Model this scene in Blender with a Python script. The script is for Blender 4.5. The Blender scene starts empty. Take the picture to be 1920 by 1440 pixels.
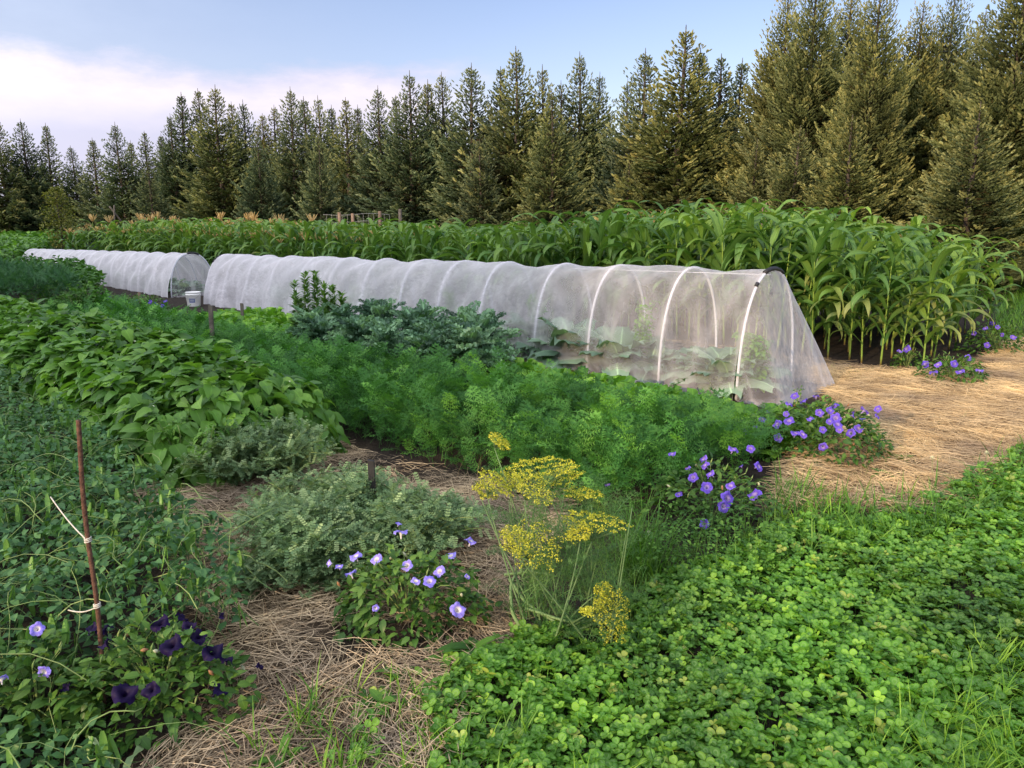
import bpy, math, random
import numpy as np
from mathutils import Vector
R = np.random.default_rng(11)
random.seed(5)
PI = math.pi
rad = math.radians
sc = bpy.context.scene
COL = sc.collection

# ------------------------------------------------------------------ camera
FPX, HOR, EYE = 1450.0, 405.0, 1.6
PITCH = math.atan((720 - HOR) / FPX)
cd = bpy.data.cameras.new('camera')
cam = bpy.data.objects.new('camera', cd)
COL.objects.link(cam)
cam.location = (0, 0, EYE)
cam.rotation_euler = (PI / 2 - PITCH, 0, 0)
cd.sensor_width = 36.0
cd.lens = 36.0 * FPX / 1920.0
cd.clip_start = 0.05
cd.clip_end = 3000
sc.camera = cam


def G(px, py, z=0.0):
    """photo pixel -> point on the level z"""
    a = (px - 960) / FPX
    b = -(py - 720) / FPX
    dy = math.cos(PITCH) + b * math.sin(PITCH)
    dz = -math.sin(PITCH) + b * math.cos(PITCH)
    k = (z - EYE) / dz
    return np.array([a * k, dy * k, z])


def Hat(px, py, depth):
    """height z of the point seen at pixel row py standing at y=depth"""
    b = -(py - 720) / FPX
    dy = math.cos(PITCH) + b * math.sin(PITCH)
    dz = -math.sin(PITCH) + b * math.cos(PITCH)
    return EYE + dz * depth / dy


def Xat(px, py, depth):
    b = -(py - 720) / FPX
    dy = math.cos(PITCH) + b * math.sin(PITCH)
    return (px - 960) / FPX * depth / dy


S2 = math.sqrt(0.5)
def ST(s, t, z=0.0):
    """garden axes: t runs along the beds, s across them"""
    return np.array([(s - t) * S2, (s + t) * S2, z])


# ------------------------------------------------------------------ materials
def newmat(name):
    m = bpy.data.materials.new(name)
    m.use_nodes = True
    nt = m.node_tree
    nt.nodes.clear()
    return m, nt, nt.nodes, nt.links


def mixrgb(nt, a, b, fac, mode='MIX'):
    n = nt.nodes.new('ShaderNodeMix')
    n.data_type = 'RGBA'
    n.blend_type = mode
    for sock, v in ((n.inputs[0], fac), (n.inputs[6], a), (n.inputs[7], b)):
        if isinstance(v, (int, float)):
            sock.default_value = v
        elif isinstance(v, tuple):
            sock.default_value = v if len(v) == 4 else v + (1,)
        else:
            nt.links.new(v, sock)
    return n.outputs[2]


def ramp(nt, src, stops):
    n = nt.nodes.new('ShaderNodeValToRGB')
    el = n.color_ramp.elements
    while len(el) < len(stops):
        el.new(0.5)
    for e, (p, c) in zip(el, stops):
        e.position = p
        e.color = c if len(c) == 4 else tuple(c) + (1,)
    nt.links.new(src, n.inputs[0])
    return n.outputs[0]


def noise(nt, scale, detail=3, coord=None, rough=0.55):
    n = nt.nodes.new('ShaderNodeTexNoise')
    n.inputs['Scale'].default_value = scale
    n.inputs['Detail'].default_value = detail
    n.inputs['Roughness'].default_value = rough
    if coord is not None:
        nt.links.new(coord, n.inputs['Vector'])
    return n.outputs[0]


def rnd_attr(nt):
    a = nt.nodes.new('ShaderNodeAttribute')
    a.attribute_name = 'rnd'
    s = nt.nodes.new('ShaderNodeSeparateColor')
    nt.links.new(a.outputs['Color'], s.inputs[0])
    return s.outputs


def leafmat(name, dark, mid, light, trans=0.3, rough=0.45, spec=0.35, patch=0.5, pscale=1.3,
            vein=0.0, tip=None, objvar=False, tint=(1.04, 1.02, .74)):
    m, nt, N, L = newmat(name)
    r, g, b = rnd_attr(nt)[:3]
    geo = N.new('ShaderNodeNewGeometry')
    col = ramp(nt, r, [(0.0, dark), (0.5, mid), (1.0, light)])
    pn = noise(nt, pscale, 3, geo.outputs['Position'])
    pc = ramp(nt, pn, [(0.3, (1.1 - patch * .66,) * 3), (0.7, (1.1 + patch * .55, 1.1 + patch * .46, 1.1))])
    col = mixrgb(nt, col, pc, 1.0, 'MULTIPLY')
    col = mixrgb(nt, col, tint, 1.0, 'MULTIPLY')
    if objvar:
        oi = N.new('ShaderNodeObjectInfo')
        oc = ramp(nt, oi.outputs['Random'], [(0, (.72, .8, .85)), (.5, (1, 1, 1)), (1, (1.25, 1.12, .85))])
        col = mixrgb(nt, col, oc, 1.0, 'MULTIPLY')
    if vein:
        vc = ramp(nt, g, [(0.0, (1 + vein, 1 + vein, 1 + vein * .8)), (0.12, (1, 1, 1))])
        col = mixrgb(nt, col, vc, 1.0, 'MULTIPLY')
    if tip is not None:
        col = mixrgb(nt, col, tip, b)
    p = N.new('ShaderNodeBsdfPrincipled')
    L.new(col, p.inputs['Base Color'])
    p.inputs['Roughness'].default_value = rough
    p.inputs['Specular IOR Level'].default_value = spec * .6
    t = N.new('ShaderNodeBsdfTranslucent')
    tc = mixrgb(nt, col, (1.25, 1.35, .55), 1.0, 'MULTIPLY')
    L.new(tc, t.inputs['Color'])
    mx = N.new('ShaderNodeMixShader')
    mx.inputs[0].default_value = trans
    L.new(p.outputs[0], mx.inputs[1])
    L.new(t.outputs[0], mx.inputs[2])
    o = N.new('ShaderNodeOutputMaterial')
    L.new(mx.outputs[0], o.inputs[0])
    return m


def plainmat(name, c1, c2, scale=8, rough=0.7, bump=0.0, bscale=40, spec=0.3, metallic=0):
    m, nt, N, L = newmat(name)
    tc = N.new('ShaderNodeTexCoord')
    n = noise(nt, scale, 4, tc.outputs['Object'])
    col = ramp(nt, n, [(0.3, c1), (0.7, c2)])
    p = N.new('ShaderNodeBsdfPrincipled')
    L.new(col, p.inputs['Base Color'])
    p.inputs['Roughness'].default_value = rough
    p.inputs['Specular IOR Level'].default_value = spec
    p.inputs['Metallic'].default_value = metallic
    if bump:
        bn = noise(nt, bscale, 3, tc.outputs['Object'])
        b = N.new('ShaderNodeBump')
        b.inputs['Strength'].default_value = bump
        b.inputs['Distance'].default_value = 0.01
        L.new(bn, b.inputs['Height'])
        L.new(b.outputs[0], p.inputs['Normal'])
    o = N.new('ShaderNodeOutputMaterial')
    L.new(p.outputs[0], o.inputs[0])
    return m


M = {}
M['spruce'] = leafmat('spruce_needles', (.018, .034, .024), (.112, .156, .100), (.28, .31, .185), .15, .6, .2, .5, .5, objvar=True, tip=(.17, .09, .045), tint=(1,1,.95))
M['sprucesuntint'] = leafmat('sun_tinted_spruce_needles', (.020, .036, .020), (.128, .160, .082), (.315, .325, .165), .15, .6, .2, .5, .5, objvar=True, tip=(.17, .09, .045), tint=(1, 1, .95))  # golden sunlight painted in as a warmer needle colour
M['bark'] = plainmat('spruce_bark', (.035, .028, .023), (.09, .072, .06), 5, .9, .6, 20)
M['corn'] = leafmat('corn_leaf', (.030, .085, .032), (.068, .158, .052), (.150, .275, .070), .3, .38, .5, .35, .8, vein=.5, objvar=True, tip=(.30, .30, .10), tint=(1.05,1,.8))
M['cornstalk'] = leafmat('corn_stalk', (.10, .18, .05), (.15, .24, .06), (.20, .30, .08), .1, .45, .4, .2, 4, tip=(.22, .10, .06))
M['tassel'] = leafmat('corn_tassel', (.46, .31, .14), (.58, .42, .21), (.68, .53, .30), .35, .7, .2, .1, 3, tint=(1,1,1))
M['bean'] = leafmat('bean_leaf', (.035, .095, .030), (.085, .205, .048), (.18, .35, .075), .32, .40, .45, .35, 1.6, vein=.35, tip=(.20, .36, .05))
M['carrot'] = leafmat('carrot_frond', (.016, .072, .026), (.064, .200, .060), (.17, .40, .115), .32, .5, .3, .5, 1.7)
M['pea'] = leafmat('pea_leaf', (.028, .080, .042), (.065, .165, .078), (.14, .28, .12), .28, .45, .4, .4, 2.2, vein=.3, tint=(1.02,1,.82))
M['pod'] = leafmat('pea_pod', (.07, .17, .06), (.10, .22, .07), (.15, .30, .10), .2, .4, .5, .2, 5)
M['vine'] = leafmat('vine_stem', (.08, .15, .07), (.13, .21, .10), (.22, .29, .15), .1, .5, .3, .2, 5)
M['chickpea'] = leafmat('chickpea_leaf', (.050, .112, .064), (.125, .225, .140), (.27, .39, .26), .25, .5, .35, .35, 3, tint=(1.05,1,.8))
M['kale'] = leafmat('kale_leaf', (.032, .080, .054), (.095, .200, .135), (.22, .38, .26), .2, .42, .5, .4, 5, vein=1.2, tint=(1,1,.92))
M['lettuce'] = leafmat('lettuce_leaf', (.06, .17, .03), (.12, .28, .045), (.20, .38, .07), .35, .42, .45, .3, 4, vein=.5)
M['redlettuce'] = leafmat('red_lettuce_leaf', (.06, .022, .02), (.11, .04, .03), (.17, .08, .04), .25, .4, .4, .3, 4, tint=(1,1,1))
M['cabbage'] = leafmat('cabbage_leaf', (.09, .16, .12), (.15, .24, .18), (.25, .36, .27), .25, .42, .5, .3, 4, vein=1.0, tint=(1,1,1))
M['spire'] = leafmat('spire_leaf', (.035, .095, .030), (.080, .19, .050), (.17, .30, .080), .3, .45, .4, .3, 5, vein=.4)
M['bush'] = leafmat('bush_leaf', (.025, .080, .020), (.045, .13, .030), (.085, .20, .045), .3, .5, .4, .4, 3)
M['fern'] = leafmat('fine_frond', (.025, .080, .045), (.040, .115, .060), (.070, .17, .080), .3, .55, .3, .4, 3, tint=(1,1,.85))
M['sapling'] = leafmat('sapling_leaf', (.07, .10, .03), (.13, .15, .05), (.22, .22, .08), .3, .5, .3, .3, 2)
M['petleaf'] = leafmat('petunia_leaf', (.022, .065, .020), (.045, .115, .030), (.11, .21, .050), .25, .42, .45, .4, 6, vein=.4)
M['clover'] = leafmat('clover_leaf', (.032, .110, .024), (.085, .235, .040), (.22, .42, .070), .3, .42, .5, .75, 1.3, tip=(.34, .40, .08))
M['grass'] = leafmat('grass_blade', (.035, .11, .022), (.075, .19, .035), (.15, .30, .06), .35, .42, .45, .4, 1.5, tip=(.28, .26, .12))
M['sungrass'] = leafmat('sun_tinted_grass_blade', (.10, .24, .03), (.20, .38, .05), (.32, .50, .09), .35, .42, .45, .3, 2)  # grass copy with sunlight put into its brighter, yellower colour
M['drygrass'] = leafmat('dry_stem', (.20, .13, .08), (.32, .22, .13), (.42, .31, .19), .1, .7, .2, .2, 3, tint=(1,1,1))
M['weed'] = leafmat('weed_leaf', (.035, .10, .03), (.06, .16, .04), (.12, .25, .06), .3, .45, .4, .4, 3, vein=.4)
M['dillstem'] = leafmat('dill_stem', (.07, .14, .07), (.12, .20, .10), (.17, .27, .13), .1, .5, .35, .2, 3, tint=(1,1,.9))
M['dillfrond'] = leafmat('dill_frond', (.04, .11, .05), (.07, .16, .07), (.12, .22, .09), .3, .5, .3, .2, 3)
M['umbel'] = leafmat('dill_flower', (.28, .31, .03), (.46, .46, .045), (.64, .60, .10), .25, .6, .2, .1, 8, tint=(1,1,1))
M['straw'] = leafmat('straw_stem', (.18, .122, .083), (.43, .315, .21), (.70, .54, .385), .12, .5, .35, .85, 1.4, tint=(1,1,1))  # sun warmth mixed into the straw colour
M['strawgrey'] = leafmat('shade_grey_straw_stem', (.13, .10, .078), (.29, .225, .165), (.52, .42, .32), .1, .6, .3, .5, 2.2, tint=(1, 1, 1))  # foreground straw, shade put into its greyer, darker colour
M['wood'] = plainmat('weathered_wood', (.07, .06, .05), (.15, .13, .11), 14, .85, .5, 60)
M['post'] = plainmat('fence_post_wood', (.13, .085, .06), (.24, .17, .12), 10, .85, .5, 60)
M['darkwood'] = plainmat('charred_wood', (.012, .013, .014), (.035, .035, .035), 14, .8, .4, 60)
M['rust'] = plainmat('rusty_iron', (.055, .028, .020), (.15, .075, .050), 60, .85, .5, 200)
M['string'] = plainmat('white_twine', (.42, .40, .35), (.65, .62, .56), 80, .9, .3, 300)
M['pipe'] = plainmat('white_pipe', (.50, .52, .60), (.58, .60, .67), 6, .35, 0, 1, .5)
M['clip'] = plainmat('black_clip', (.012, .012, .015), (.03, .03, .035), 20, .5)
M['bucketp'] = plainmat('bucket_plastic', (.70, .70, .69), (.80, .80, .79), 6, .35, 0, 1, .5)
M['labelblue'] = plainmat('bucket_label', (.05, .08, .20), (.08, .12, .30), 20, .5)
M['wire'] = plainmat('galvanised_wire', (.30, .30, .30), (.45, .45, .44), 20, .5, 0, 1, .5, .6)


def petalmat(name, edge, mid, throat):
    m, nt, N, L = newmat(name)
    r, g, b = rnd_attr(nt)[:3]
    col = ramp(nt, g, [(0.0, throat), (0.22, throat), (0.45, mid), (1.0, edge)])
    oi = N.new('ShaderNodeObjectInfo')
    oc = ramp(nt, oi.outputs['Random'], [(0, (.75, .72, .9)), (1, (1.2, 1.15, 1.05))])
    col = mixrgb(nt, col, oc, 1.0, 'MULTIPLY')
    st = ramp(nt, b, [(0, (.72, .6, .85)), (.5, (1, 1, 1))])
    col = mixrgb(nt, col, st, 1.0, 'MULTIPLY')
    p = N.new('ShaderNodeBsdfPrincipled')
    L.new(col, p.inputs['Base Color'])
    p.inputs['Roughness'].default_value = .6
    p.inputs['Specular IOR Level'].default_value = .2
    t = N.new('ShaderNodeBsdfTranslucent')
    L.new(col, t.inputs['Color'])
    mx = N.new('ShaderNodeMixShader')
    mx.inputs[0].default_value = .3
    L.new(p.outputs[0], mx.inputs[1])
    L.new(t.outputs[0], mx.inputs[2])
    o = N.new('ShaderNodeOutputMaterial')
    L.new(mx.outputs[0], o.inputs[0])
    return m


M['petblue'] = petalmat('petunia_petal_blue', (.33, .31, .92), (.27, .22, .80), (.75, .72, .70))
M['petpurple'] = petalmat('petunia_petal_purple', (.19, .13, .70), (.13, .07, .52), (.35, .28, .55))
M['petdark'] = petalmat('petunia_petal_dark', (.014, .005, .055), (.009, .003, .036), (.008, .003, .03))


def netmat():
    m, nt, N, L = newmat('insect_net')
    tc = N.new('ShaderNodeTexCoord')
    lw = N.new('ShaderNodeLayerWeight')
    lw.inputs['Blend'].default_value = 0.5
    r, g, b = rnd_attr(nt)[:3]
    mp = N.new('ShaderNodeMapping'); mp.inputs['Scale'].default_value = (1.6, 1.6, .55); L.new(tc.outputs['Object'], mp.inputs[0])
    n = noise(nt, 2.6, 6, mp.outputs[0])
    # thread density: base opacity + steeper view + folds
    a = N.new('ShaderNodeMath'); a.operation = 'MULTIPLY'; a.inputs[1].default_value = .38
    pw = N.new('ShaderNodeMath'); pw.operation = 'POWER'; pw.inputs[1].default_value = 1.6
    L.new(lw.outputs['Facing'], pw.inputs[0])
    L.new(pw.outputs[0], a.inputs[0])
    c = N.new('ShaderNodeMath'); c.operation = 'MULTIPLY_ADD'
    c.inputs[1].default_value = .22; wr = ramp(nt, n, [(.40, (.45,) * 3), (.55, (.65,) * 3), (.63, (1.0,) * 3)]); L.new(wr, c.inputs[0]); L.new(a.outputs[0], c.inputs[2])
    d = N.new('ShaderNodeMath'); d.operation = 'ADD'; d.use_clamp = True
    L.new(c.outputs[0], d.inputs[0]); L.new(b, d.inputs[1])
    df = N.new('ShaderNodeBsdfDiffuse'); df.inputs['Color'].default_value = (.80, .78, .84, 1)
    tr = N.new('ShaderNodeBsdfTranslucent'); tr.inputs['Color'].default_value = (.82, .80, .80, 1)
    bn = noise(nt, 14, 4, tc.outputs['Object'])
    bp = N.new('ShaderNodeBump'); bp.inputs['Strength'].default_value = .8; bp.inputs['Distance'].default_value = .04
    L.new(bn, bp.inputs['Height']); L.new(bp.outputs[0], df.inputs['Normal']); L.new(bp.outputs[0], tr.inputs['Normal'])
    mx = N.new('ShaderNodeMixShader'); mx.inputs[0].default_value = .42
    L.new(df.outputs[0], mx.inputs[1]); L.new(tr.outputs[0], mx.inputs[2])
    tp = N.new('ShaderNodeBsdfTransparent')
    m2 = N.new('ShaderNodeMixShader')
    L.new(d.outputs[0], m2.inputs[0]); L.new(tp.outputs[0], m2.inputs[1]); L.new(mx.outputs[0], m2.inputs[2])
    o = N.new('ShaderNodeOutputMaterial'); L.new(m2.outputs[0], o.inputs[0])
    return m


M['net'] = netmat()


def soilmat():
    m, nt, N, L = newmat('garden_soil')
    geo = N.new('ShaderNodeNewGeometry')
    r, g, b = rnd_attr(nt)[:3]
    n = noise(nt, 9, 6, geo.outputs['Position'], .7)
    soil = ramp(nt, n, [(.3, (.012, .010, .009)), (.7, (.050, .040, .034))])
    n2 = noise(nt, 60, 4, geo.outputs['Position'], .7)
    straw = ramp(nt, n2, [(.35, (.04, .028, .02)), (.65, (.20, .145, .095))])
    col = mixrgb(nt, soil, straw, b)
    p = N.new('ShaderNodeBsdfPrincipled')
    L.new(col, p.inputs['Base Color'])
    p.inputs['Roughness'].default_value = .95
    p.inputs['Specular IOR Level'].default_value = .15
    bp = N.new('ShaderNodeBump'); bp.inputs['Strength'].default_value = .9; bp.inputs['Distance'].default_value = .03
    L.new(n2, bp.inputs['Height']); L.new(bp.outputs[0], p.inputs['Normal'])
    o = N.new('ShaderNodeOutputMaterial'); L.new(p.outputs[0], o.inputs[0])
    return m


M['soil'] = soilmat()


def fieldmat():
    m, nt, N, L = newmat('field_grass')
    geo = N.new('ShaderNodeNewGeometry')
    n = noise(nt, .35, 5, geo.outputs['Position'], .65)
    col = ramp(nt, n, [(.3, (.05, .09, .028)), (.5, (.10, .13, .045)), (.7, (.20, .17, .08))])
    n2 = noise(nt, 12, 5, geo.outputs['Position'], .7)
    c2 = ramp(nt, n2, [(.3, (.5, .5, .5)), (.7, (1.3, 1.3, 1.3))])
    col = mixrgb(nt, col, c2, 1.0, 'MULTIPLY')
    p = N.new('ShaderNodeBsdfPrincipled')
    L.new(col, p.inputs['Base Color'])
    p.inputs['Roughness'].default_value = .95
    bp = N.new('ShaderNodeBump'); bp.inputs['Strength'].default_value = 1; bp.inputs['Distance'].default_value = .1
    L.new(n2, bp.inputs['Height']); L.new(bp.outputs[0], p.inputs['Normal'])
    o = N.new('ShaderNodeOutputMaterial'); L.new(p.outputs[0], o.inputs[0])
    return m


M['field'] = fieldmat()


# ------------------------------------------------------------------ mesh helpers
class T:
    """template: V (n,3), F list of index tuples, g (n,), b (n,)"""
    def __init__(s, V, F, g=None, b=None):
        s.V = np.asarray(V, float)
        s.tri = np.array([f for f in F if len(f) == 3], int).reshape(-1, 3)
        s.quad = np.array([f for f in F if len(f) == 4], int).reshape(-1, 4)
        s.g = np.full(len(s.V), .5) if g is None else np.asarray(g, float)
        s.b = np.zeros(len(s.V)) if b is None else np.asarray(b, float)


def merge(ts):
    V, tri, quad, g, b, o = [], [], [], [], [], 0
    for t in ts:
        V.append(t.V); g.append(t.g); b.append(t.b)
        tri.append(t.tri + o); quad.append(t.quad + o)
        o += len(t.V)
    r = T(np.concatenate(V), [], np.concatenate(g), np.concatenate(b))
    r.tri = np.concatenate(tri); r.quad = np.concatenate(quad)
    return r


def rot(yaw, pitch, roll):
    """Rz(yaw) Rx(pitch) Ry(roll) for arrays"""
    yaw, pitch, roll = np.broadcast_arrays(*[np.atleast_1d(np.asarray(a, float)) for a in (yaw, pitch, roll)])
    cz, sz, cx, sx, cy, sy = np.cos(yaw), np.sin(yaw), np.cos(pitch), np.sin(pitch), np.cos(roll), np.sin(roll)
    o = np.zeros_like(cz); i = np.ones_like(cz)
    Rz = np.stack([cz, -sz, o, sz, cz, o, o, o, i], -1).reshape(-1, 3, 3)
    Rx = np.stack([i, o, o, o, cx, -sx, o, sx, cx], -1).reshape(-1, 3, 3)
    Ry = np.stack([cy, o, sy, o, i, o, -sy, o, cy], -1).reshape(-1, 3, 3)
    return Rz @ Rx @ Ry


def xf(t, loc=(0, 0, 0), yaw=0, pitch=0, roll=0, s=1.0):
    r = T(t.V * s @ rot(yaw, pitch, roll)[0].T + np.asarray(loc), [], t.g, t.b)
    r.tri, r.quad = t.tri, t.quad
    return r


class MB:
    def __init__(s):
        s.V, s.tri, s.quad, s.C, s.mt, s.mq, s.o = [], [], [], [], [], [], 0

    def add(s, t, rnd=None, mat=0, b=None):
        n = len(t.V)
        rr = np.full(n, R.random() if rnd is None else rnd)
        s._push(t.V, t.tri, t.quad, rr, t.g, t.b if b is None else np.full(n, b), mat)

    def _push(s, V, tri, quad, r, g, b, mat):
        s.V.append(V); s.tri.append(tri + s.o); s.quad.append(quad + s.o)
        s.mt.append(np.full(len(tri), mat)); s.mq.append(np.full(len(quad), mat))
        s.C.append(np.stack([r, g, b, np.ones_like(r)], -1)); s.o += len(V)

    def scatter(s, t, loc, Rm, scale, rnd=None, b=None, mat=0):
        n = len(loc)
        if n == 0:
            return
        scale = np.broadcast_to(np.asarray(scale, float), (n,))
        rnd = R.random(n) if rnd is None else np.broadcast_to(rnd, (n,))
        V = np.einsum('nij,vj->nvi', Rm, t.V) * scale[:, None, None] + np.asarray(loc)[:, None, :]
        k = len(t.V)
        off = (np.arange(n) * k)[:, None, None]
        bb = np.tile(t.b, n) if b is None else np.repeat(np.broadcast_to(b, (n,)), k)
        s._push(V.reshape(-1, 3), (t.tri[None] + off).reshape(-1, 3), (t.quad[None] + off).reshape(-1, 4),
                np.repeat(rnd, k), np.tile(t.g, n), bb, mat)

    def mesh(s, name, mats, smooth=False):
        V = np.concatenate(s.V).astype(np.float32)
        tri = np.concatenate(s.tri); quad = np.concatenate(s.quad)
        me = bpy.data.meshes.new(name)
        me.vertices.add(len(V)); me.vertices.foreach_set('co', V.ravel())
        nl = tri.size + quad.size
        me.loops.add(nl)
        me.loops.foreach_set('vertex_index', np.concatenate([tri.ravel(), quad.ravel()]).astype(np.int32))
        nf = len(tri) + len(quad)
        me.polygons.add(nf)
        st = np.concatenate([np.arange(len(tri)) * 3, tri.size + np.arange(len(quad)) * 4]).astype(np.int32)
        me.polygons.foreach_set('loop_start', st)
        me.polygons.foreach_set('material_index', np.concatenate(s.mt + s.mq).astype(np.int32))
        if smooth:
            me.polygons.foreach_set('use_smooth', np.ones(nf, bool))
        me.update(calc_edges=True)
        a = me.attributes.new('rnd', 'FLOAT_COLOR', 'POINT')
        a.data.foreach_set('color', np.concatenate(s.C).astype(np.float32).ravel())
        for m in (mats if isinstance(mats, (list, tuple)) else [mats]):
            me.materials.append(m)
        return me

    def build(s, name, mats, parent=None, smooth=False):
        return link(name, s.mesh(name, mats, smooth), parent)


def link(name, me, parent=None):
    o = bpy.data.objects.new(name, me)
    COL.objects.link(o)
    if parent is not None:
        o.parent = parent
    return o


def tag(o, label=None, cat=None, group=None, kind=None):
    if label: o['label'] = label
    if cat: o['category'] = cat
    if group: o['group'] = group
    if kind: o['kind'] = kind
    return o


def thing(name, label, cat, loc=(0, 0, 0), rz=0, group=None):
    o = bpy.data.objects.new(name, None)
    o.empty_display_size = .1
    COL.objects.link(o)
    o.location = tuple(float(v) for v in loc)
    o.rotation_euler = (0, 0, rz)
    return tag(o, label, cat, group)


# ------------------------------------------------------------------ templates
def tube(P, rr, n=6, cap=True):
    P = np.asarray(P, float)
    rr = np.broadcast_to(np.asarray(rr, float), (len(P),))
    tan = np.gradient(P, axis=0)
    tan /= np.linalg.norm(tan, axis=1)[:, None] + 1e-9
    up = np.array([0, 0, 1.0]) if abs(tan[0][2]) < .9 else np.array([1.0, 0, 0])
    V = []
    a = np.cross(tan[0], up); a /= np.linalg.norm(a)
    for p, t, r in zip(P, tan, rr):
        a = a - t * np.dot(a, t); a /= np.linalg.norm(a) + 1e-9
        b = np.cross(t, a)
        for k in range(n):
            w = 2 * PI * k / n
            V.append(p + r * (math.cos(w) * a + math.sin(w) * b))
    F = []
    m = len(P)
    for i in range(m - 1):
        for k in range(n):
            k2 = (k + 1) % n
            F.append((i * n + k, i * n + k2, (i + 1) * n + k2, (i + 1) * n + k))
    if cap:
        V.append(P[0]); V.append(P[-1])
        c0, c1 = m * n, m * n + 1
        for k in range(n):
            F.append((c0, (k + 1) % n, k)); F.append((c1, (m - 1) * n + k, (m - 1) * n + (k + 1) % n))
    g = np.concatenate([np.repeat(np.linspace(0, 1, m), n), [0, 1] if cap else []])
    return T(V, F, g)


def leaf(L, W, n=4, fold=.25, droop=.3, prof=None, stem=0.0, wave=0.0, half=1):
    """leaf in the XY plane along +Y; `half` strips each side of the midrib. g = distance from midrib"""
    prof = prof or (lambda t: math.sin(PI * t ** .8) ** .8)
    V, g = [], []
    cols = 2 * half + 1
    for i in range(n + 1):
        t = i / n
        w = W / 2 * max(prof(t), 0.02)
        y = stem + L * t * (1 - .12 * droop * t)
        z = -droop * L * t * t
        for j in range(-half, half + 1):
            u = j / half
            V.append((u * w, y, z + fold * abs(u) * w + wave * abs(u) * W * math.sin(i * 2.4 + j * 2.1)))
            g.append(abs(u))
    F = []
    for i in range(n):
        for j in range(cols - 1):
            a = i * cols + j
            F.append((a, a + 1, a + cols + 1, a + cols))
    if stem > 0:
        k = len(V)
        V += [(-.0012, 0, 0), (.0012, 0, 0), (.0012, stem, 0), (-.0012, stem, 0)]
        g += [0.2] * 4
        F.append((k, k + 1, k + 2, k + 3))
    return T(V, F, g)


def blade(L, W, n=5, bend=1.0, base=.15, fold=.3, twist=0.0):
    """grass blade growing along +Z and bending towards +Y"""
    V, g = [], []
    y = z = 0.0
    th = base
    ds = L / n
    for i in range(n + 1):
        t = i / n
        w = W / 2 * (1 - t ** 2.2) * (0.6 + .4 * min(1, t * 4)) + .0002
        tw = twist * t
        c, s_ = math.cos(tw), math.sin(tw)
        V += [(-w * c, y - w * s_ + fold * w * math.cos(th), z + fold * w * math.sin(th)), (0, y, z), (w * c, y + w * s_ + fold * w * math.cos(th), z + fold * w * math.sin(th))]
        g += [1, 0, 1]
        th = base + bend * ((i + 1) / n) ** 1.3
        y += math.sin(th) * ds; z += math.cos(th) * ds
    F = []
    for i in range(n):
        a = i * 3
        F += [(a, a + 1, a + 4, a + 3), (a + 1, a + 2, a + 5, a + 4)]
    return T(V, F, g)


def frond(L, spread, pairs=9, sub=4, lw=.0035, ll=.014, bend=.9, start=.3, z0=0, seed=0):
    """feathery frond along +Z bending to +Y"""
    rg = np.random.default_rng(seed)
    n = 16
    P = []
    y = z = 0
    for i in range(n + 1):
        th = .12 + bend * (i / n) ** 1.4
        P.append((0, y, z, th))
        y += math.sin(th) * L / n; z += math.cos(th) * L / n
    V, F, g = [], [], []

    def tri(a, b, c):
        k = len(V); V.extend([a, b, c]); g.extend([.3, .3, 1]); F.append((k, k + 1, k + 2))
    for i in range(0, n, 2):
        a, b = P[i], P[i + 2]
        w = .0018 * (1 - i / n * .6)
        k = len(V)
        V.extend([(-w, a[1], a[2]), (w, a[1], a[2]), (w, b[1], b[2]), (-w, b[1], b[2])]); g.extend([0] * 4)
        F.append((k, k + 1, k + 2, k + 3))
    for q in range(pairs):
        f = start + (1 - start) * (q + .5) / pairs
        x = f * n
        i = min(int(x), n - 1)
        p = np.array(P[i][:3]) * (1 - x + i) + np.array(P[i + 1][:3]) * (x - i)
        th = P[i][3]
        d = np.array([0, math.sin(th), math.cos(th)])
        nrm = np.array([0, -math.cos(th), math.sin(th)])
        pl = spread * math.sin(PI * (.18 + .8 * (1 - (1 - f) / (1 - start)))) ** .8 * (1 - .35 * f) * rg.uniform(.8, 1.15)
        for sd in (-1, 1):
            e = np.array([sd * .85, 0, 0]) + d * .55 + nrm * rg.uniform(-.25, .35)
            e /= np.linalg.norm(e)
            if sub == 0:
                pp = np.cross(e, nrm)
                tri(p - d * lw * 2, p + d * lw * 2, p + e * pl)
                tri(p + e * pl * .3 - d * lw, p + e * pl * .5, p + e * pl * .7 + d * pl * .35)
                tri(p + e * pl * .3, p + e * pl * .5, p + e * pl * .75 - d * pl * .25 + nrm * .01)
                continue
            tri(p - d * .001, p + d * .001, p + e * pl)
            for j in range(sub):
                u = (j + .6) / sub
                c = p + e * pl * u
                l2 = ll * (1.25 - .6 * u)
                for s2 in (-1, 1):
                    e2 = e * .7 + d * s2 * .75 + nrm * rg.uniform(-.5, .5)
                    e2 /= np.linalg.norm(e2)
                    wv = np.cross(e2, nrm); wv /= np.linalg.norm(wv) + 1e-6
                    tri(c - wv * lw / 2, c + wv * lw / 2, c + e2 * l2)
    return T(V, F, g)


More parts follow.
